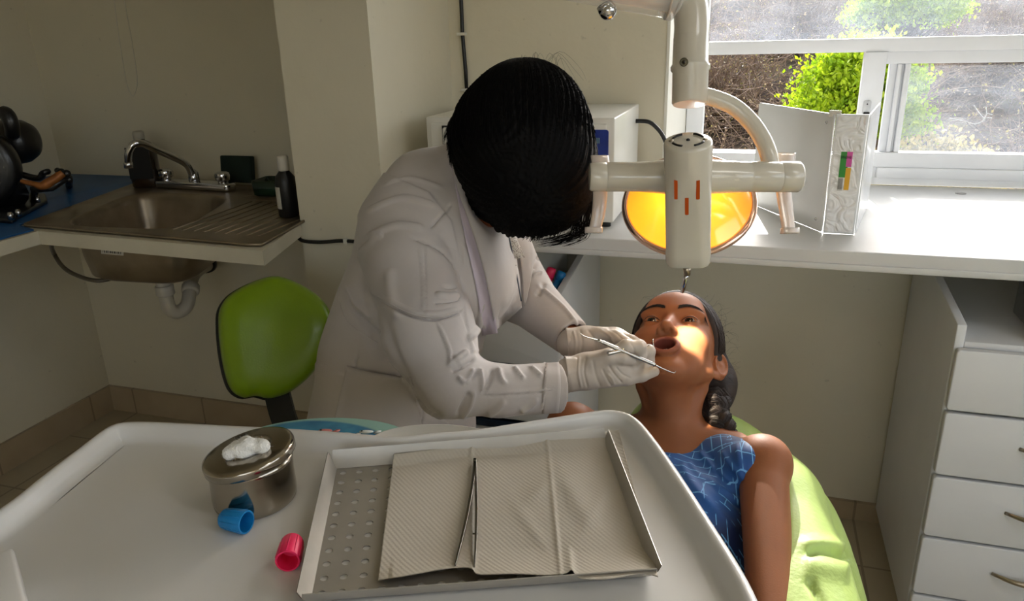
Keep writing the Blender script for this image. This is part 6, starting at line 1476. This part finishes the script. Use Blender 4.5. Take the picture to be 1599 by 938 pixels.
for i in range(16):                                        # fly-aways over the crown
    x0 = 770+rng.random()*120; y0 = 128-20*math.sin((x0-770)/120*3.1); a = rng.normal()*30
    P = spline([K(x0, y0, 1.18), K(x0+12+a*.3, y0-22-8*rng.random(), 1.18), K(x0+28+a*.6, y0-8+10*rng.random(), 1.18), K(x0+40+a*.6, y0+16, 1.18)], 4); dh.tube(P, np.linspace(.00025, .0001, len(P)), n=3, cap=False)
for i in range(60):                                        # ragged nape
    x0 = 712+rng.random()*10; y0 = 200+rng.random()*100; P = spline([K(x0+8, y0-14, 1.22), K(x0-3, y0, 1.215), K(x0-6+rng.normal()*3+(y0-200)*.18, y0+14, 1.22)], 4); dh.tube(P, np.linspace(.0009, .0003, len(P)), n=3, cap=False)
for i in range(120):
    t = rng.random(); x0 = 712+60*t; y0 = 265+70*t; P = spline([K(x0+14, y0-22, 1.20), K(x0+4, y0-4, 1.20), K(x0+2+rng.normal()*3, y0+10+6*rng.random(), 1.205)], 4); dh.tube(P, np.linspace(.0010, .0003, len(P)), n=3, cap=False)
dh.build('hair', M['hair_d'], den)
# ---- gloves
def gl(nm, parts, cuff, lo, hi, strk):
    s = SDF()
    for f, k in parts: s.u(f, k)
    v, f = surface(s, lo, hi, .00115); n = vnormals(v, f); v = strokes(v, n, strk); return mesh_obj(nm, v, f, M['glove'], den)
dg = 1.185
def cc(pts, k=.004, first=.010):
    out = []
    for i in range(len(pts)-1):
        a, b_ = pts[i], pts[i+1]; out.append((s_cap(K(*a[:3]), K(*b_[:3]), px2(a[3], a[2]), px2(b_[3], b_[2])), first if i == 0 else k))
    return out
pN = [(s_cap(K(889, 585, dg), K(905, 582, dg), px2(27, dg), px2(25, dg)), 0), (EL(932, 577, dg, 40, 29, .019, 4), .02), (EL(952, 572, dg-.002, 30, 27, .020, 0), .01)]
pN += cc([(955, 556, dg-.010, 13), (978, 541, dg-.014, 11.5), (999, 541, dg-.010, 10.5), (1000, 556, dg-.004, 9.5), (988, 567, dg, 8.5)], .004)        # index, bent over the handle
pN += cc([(960, 566, dg, 13), (990, 552, dg+.006, 11.5), (1013, 548, dg+.010, 10), (1013, 565, dg+.012, 9), (1000, 574, dg+.010, 8.5)], .004)          # middle
pN += cc([(958, 580, dg+.002, 12.5), (985, 584, dg+.002, 10.5), (1004, 577, dg+.006, 9.5), (1008, 568, dg+.010, 8.5)], .004)                     # ring
pN += cc([(948, 590, dg-.002, 12), (978, 592, dg-.003, 10), (1003, 587, dg-.002, 8.8), (1022, 580, dg, 7.8)], .004)                                # little
pN += cc([(926, 566, dg-.014, 12), (950, 557, dg-.022, 11), (972, 559, dg-.020, 9.8), (986, 562, dg-.012, 8.8)], .004)                              # thumb
pc = K(930, 580, dg)
gN = gl('glove', pN, None, pc-.13, pc+.13, [([(905, 556), (903, 580), (908, 606)], 2, .0014), ([(915, 556), (912, 580), (918, 606)], 2, -.0012), ([(925, 560), (930, 585), (938, 605)], 2.5, -.0010), ([(940, 575), (948, 592), (955, 603)], 1.8, -.0012), ([(950, 570), (960, 585), (972, 598)], 2, -.0014), ([(962, 573), (972, 584), (985, 590)], 1.6, -.0012), ([(948, 583), (955, 590), (960, 602)], 1.8, .0012), ([(984, 534), (990, 545), (990, 556)], 2, -.0008), ([(1004, 532), (1008, 540)], 2, -.0008)])
def gcuff(par, p0, p1, r0, r1):
    d = p1-p0; q = frame(d, [0, 0, 1.]); L = np.linalg.norm(d); th = np.arange(56)*2*np.pi/56; rg = []
    for s, r_, am in ((0, r0*.97, .03), (0, r0*1.0, .03), (.03, r0*1.03, .03), (.10, r0*.99, .02), (.5, (r0+r1)/2, .012), (1, r1, 0), (1.0, r1*.9, 0), (.5, (r0+r1)/2*.93, .01), (.05, r0*.93, .03)):
        rr = r_*(1+am*np.sin(th*7+1)+am*.5*np.sin(th*13)); rg.append(np.stack([rr*np.cos(th), rr*np.sin(th)*.92, np.full(56, s*L)], 1)@q.T+p0)
    MB().loft(rg, cap=False, closed=True).build('glove_cuff', M['glove'], par)
gcuff(gN, K(884, 584, dg), K(912, 581, dg), px2(29, dg), px2(26, dg))
df = 1.285
pF = [(s_cap(K(893, 536, df), K(908, 534, df), px2(24, df), px2(23, df)), 0), (EL(935, 533, df, 40, 23, .020, 2), .02), (EL(958, 535, df-.003, 26, 22, .019, 0), .01)]
pF += cc([(962, 524, df-.006, 11), (986, 533, df-.020, 10), (1004, 541, df-.034, 9), (1016, 542, df-.042, 8)], .004)
pF += cc([(962, 532, df, 11.5), (990, 541, df-.008, 10), (1010, 552, df-.02, 9), (1012, 562, df-.03, 8)], .004)
pF += cc([(958, 542, df+.004, 11), (985, 556, df, 10), (1004, 568, df-.01, 8.5)], .004)
pF += cc([(950, 548, df+.006, 10), (972, 566, df+.004, 9), (990, 578, df, 8)], .004)
pF += cc([(936, 522, df-.014, 11), (962, 526, df-.028, 10), (984, 538, df-.040, 9)], .004)
pc = K(940, 540, df); gF = gl('glove', pF, None, pc-.13, pc+.13, [([(895, 515), (899, 535), (897, 556)], 2, .0014), ([(905, 514), (909, 532), (907, 555)], 2, -.0014), ([(917, 514), (928, 530), (930, 550)], 2, -.001), ([(936, 514), (952, 524), (960, 540)], 2, .0012), ([(948, 512), (962, 520), (972, 530)], 2, -.001)])
gcuff(gF, K(884, 536, df), K(914, 534, df), px2(25, df), px2(23, df))
# ================================================================== HAND INSTRUMENTS
ex = thing('dental_explorer', K(990, 560, dg-.03), 'double ended steel explorer with knurled handle held in the near glove, hook over the chin', 'instrument')
dI = dg-.028
a0, a1 = K(933, 531, dI-.004), K(1024, 570, dI+.012); M['instr'] = simple('instrument_steel', (190, 188, 184), .2, 1., var=.02)
ad = a1-a0; q = frame(ad, [0, 0, 1.]); L = np.linalg.norm(ad); pr = [(0, 0), (.0016, .0)]
for i in range(60):
    s = i/59; pr.append((.0034 if .04 < s < .96 else .0024, .003+s*(L-.006))) if i % 2 == 0 or not (.0 < s < .28 or s > .74) else pr.append((.0029, .003+s*(L-.006)))
pr += [(.0016, L), (0, L)]
MB().lathe(pr, M=q, T=a0, n=20).build('handle', M['instr'], ex)
MB().tube(spline([a0, K(926, 529, dI-.005), K(913, 525, dI-.006), K(906, 520, dI-.006)], 5), np.linspace(.0013, .0004, 16), n=8).build('tip', M['instr'], ex)
MB().tube(spline([a1, K(1034, 575, dI+.014), K(1046, 580, dI+.016), K(1053, 582, dI+.017), K(1055, 579, dI+.017)], 5), np.linspace(.0013, .0004, 21), n=8).build('tip', M['instr'], ex)
mi = thing('mouth_mirror', K(1000, 545, dg-.03), 'small steel mouth mirror held at the open mouth of the patient', 'mirror')
b0_, b1_ = K(949, 552, dI-.006), K(1002, 540, dI+.018); qd = frame(b1_-b0_, [0, 0, 1.]); L = np.linalg.norm(b1_-b0_)
MB().lathe([(0, 0), (.0030, .0), (.0034, .001), (.0034, L-.004), (.0022, L), (0, L)], M=qd, T=b0_, n=20).build('handle', M['instr'], mi)
mt_ = K(1021, 538, 1.215); MB().tube(spline([b1_, K(1012, 539.5, dI+.03), mt_], 5), np.linspace(.0013, .0009, 11), n=8).build('shaft', M['instr'], mi)
mM = frame(nrm(RIGHT*.94+BACK*.25+UPV*.1), [0, 0, 1.]); MB().lathe([(0, -.001), (.0092, -.001), (.0098, .0), (.0092, .001), (.0085, .0006), (0, .0006)], M=mM, T=mt_, n=32).build('mirror_head', M['instr'], mi)
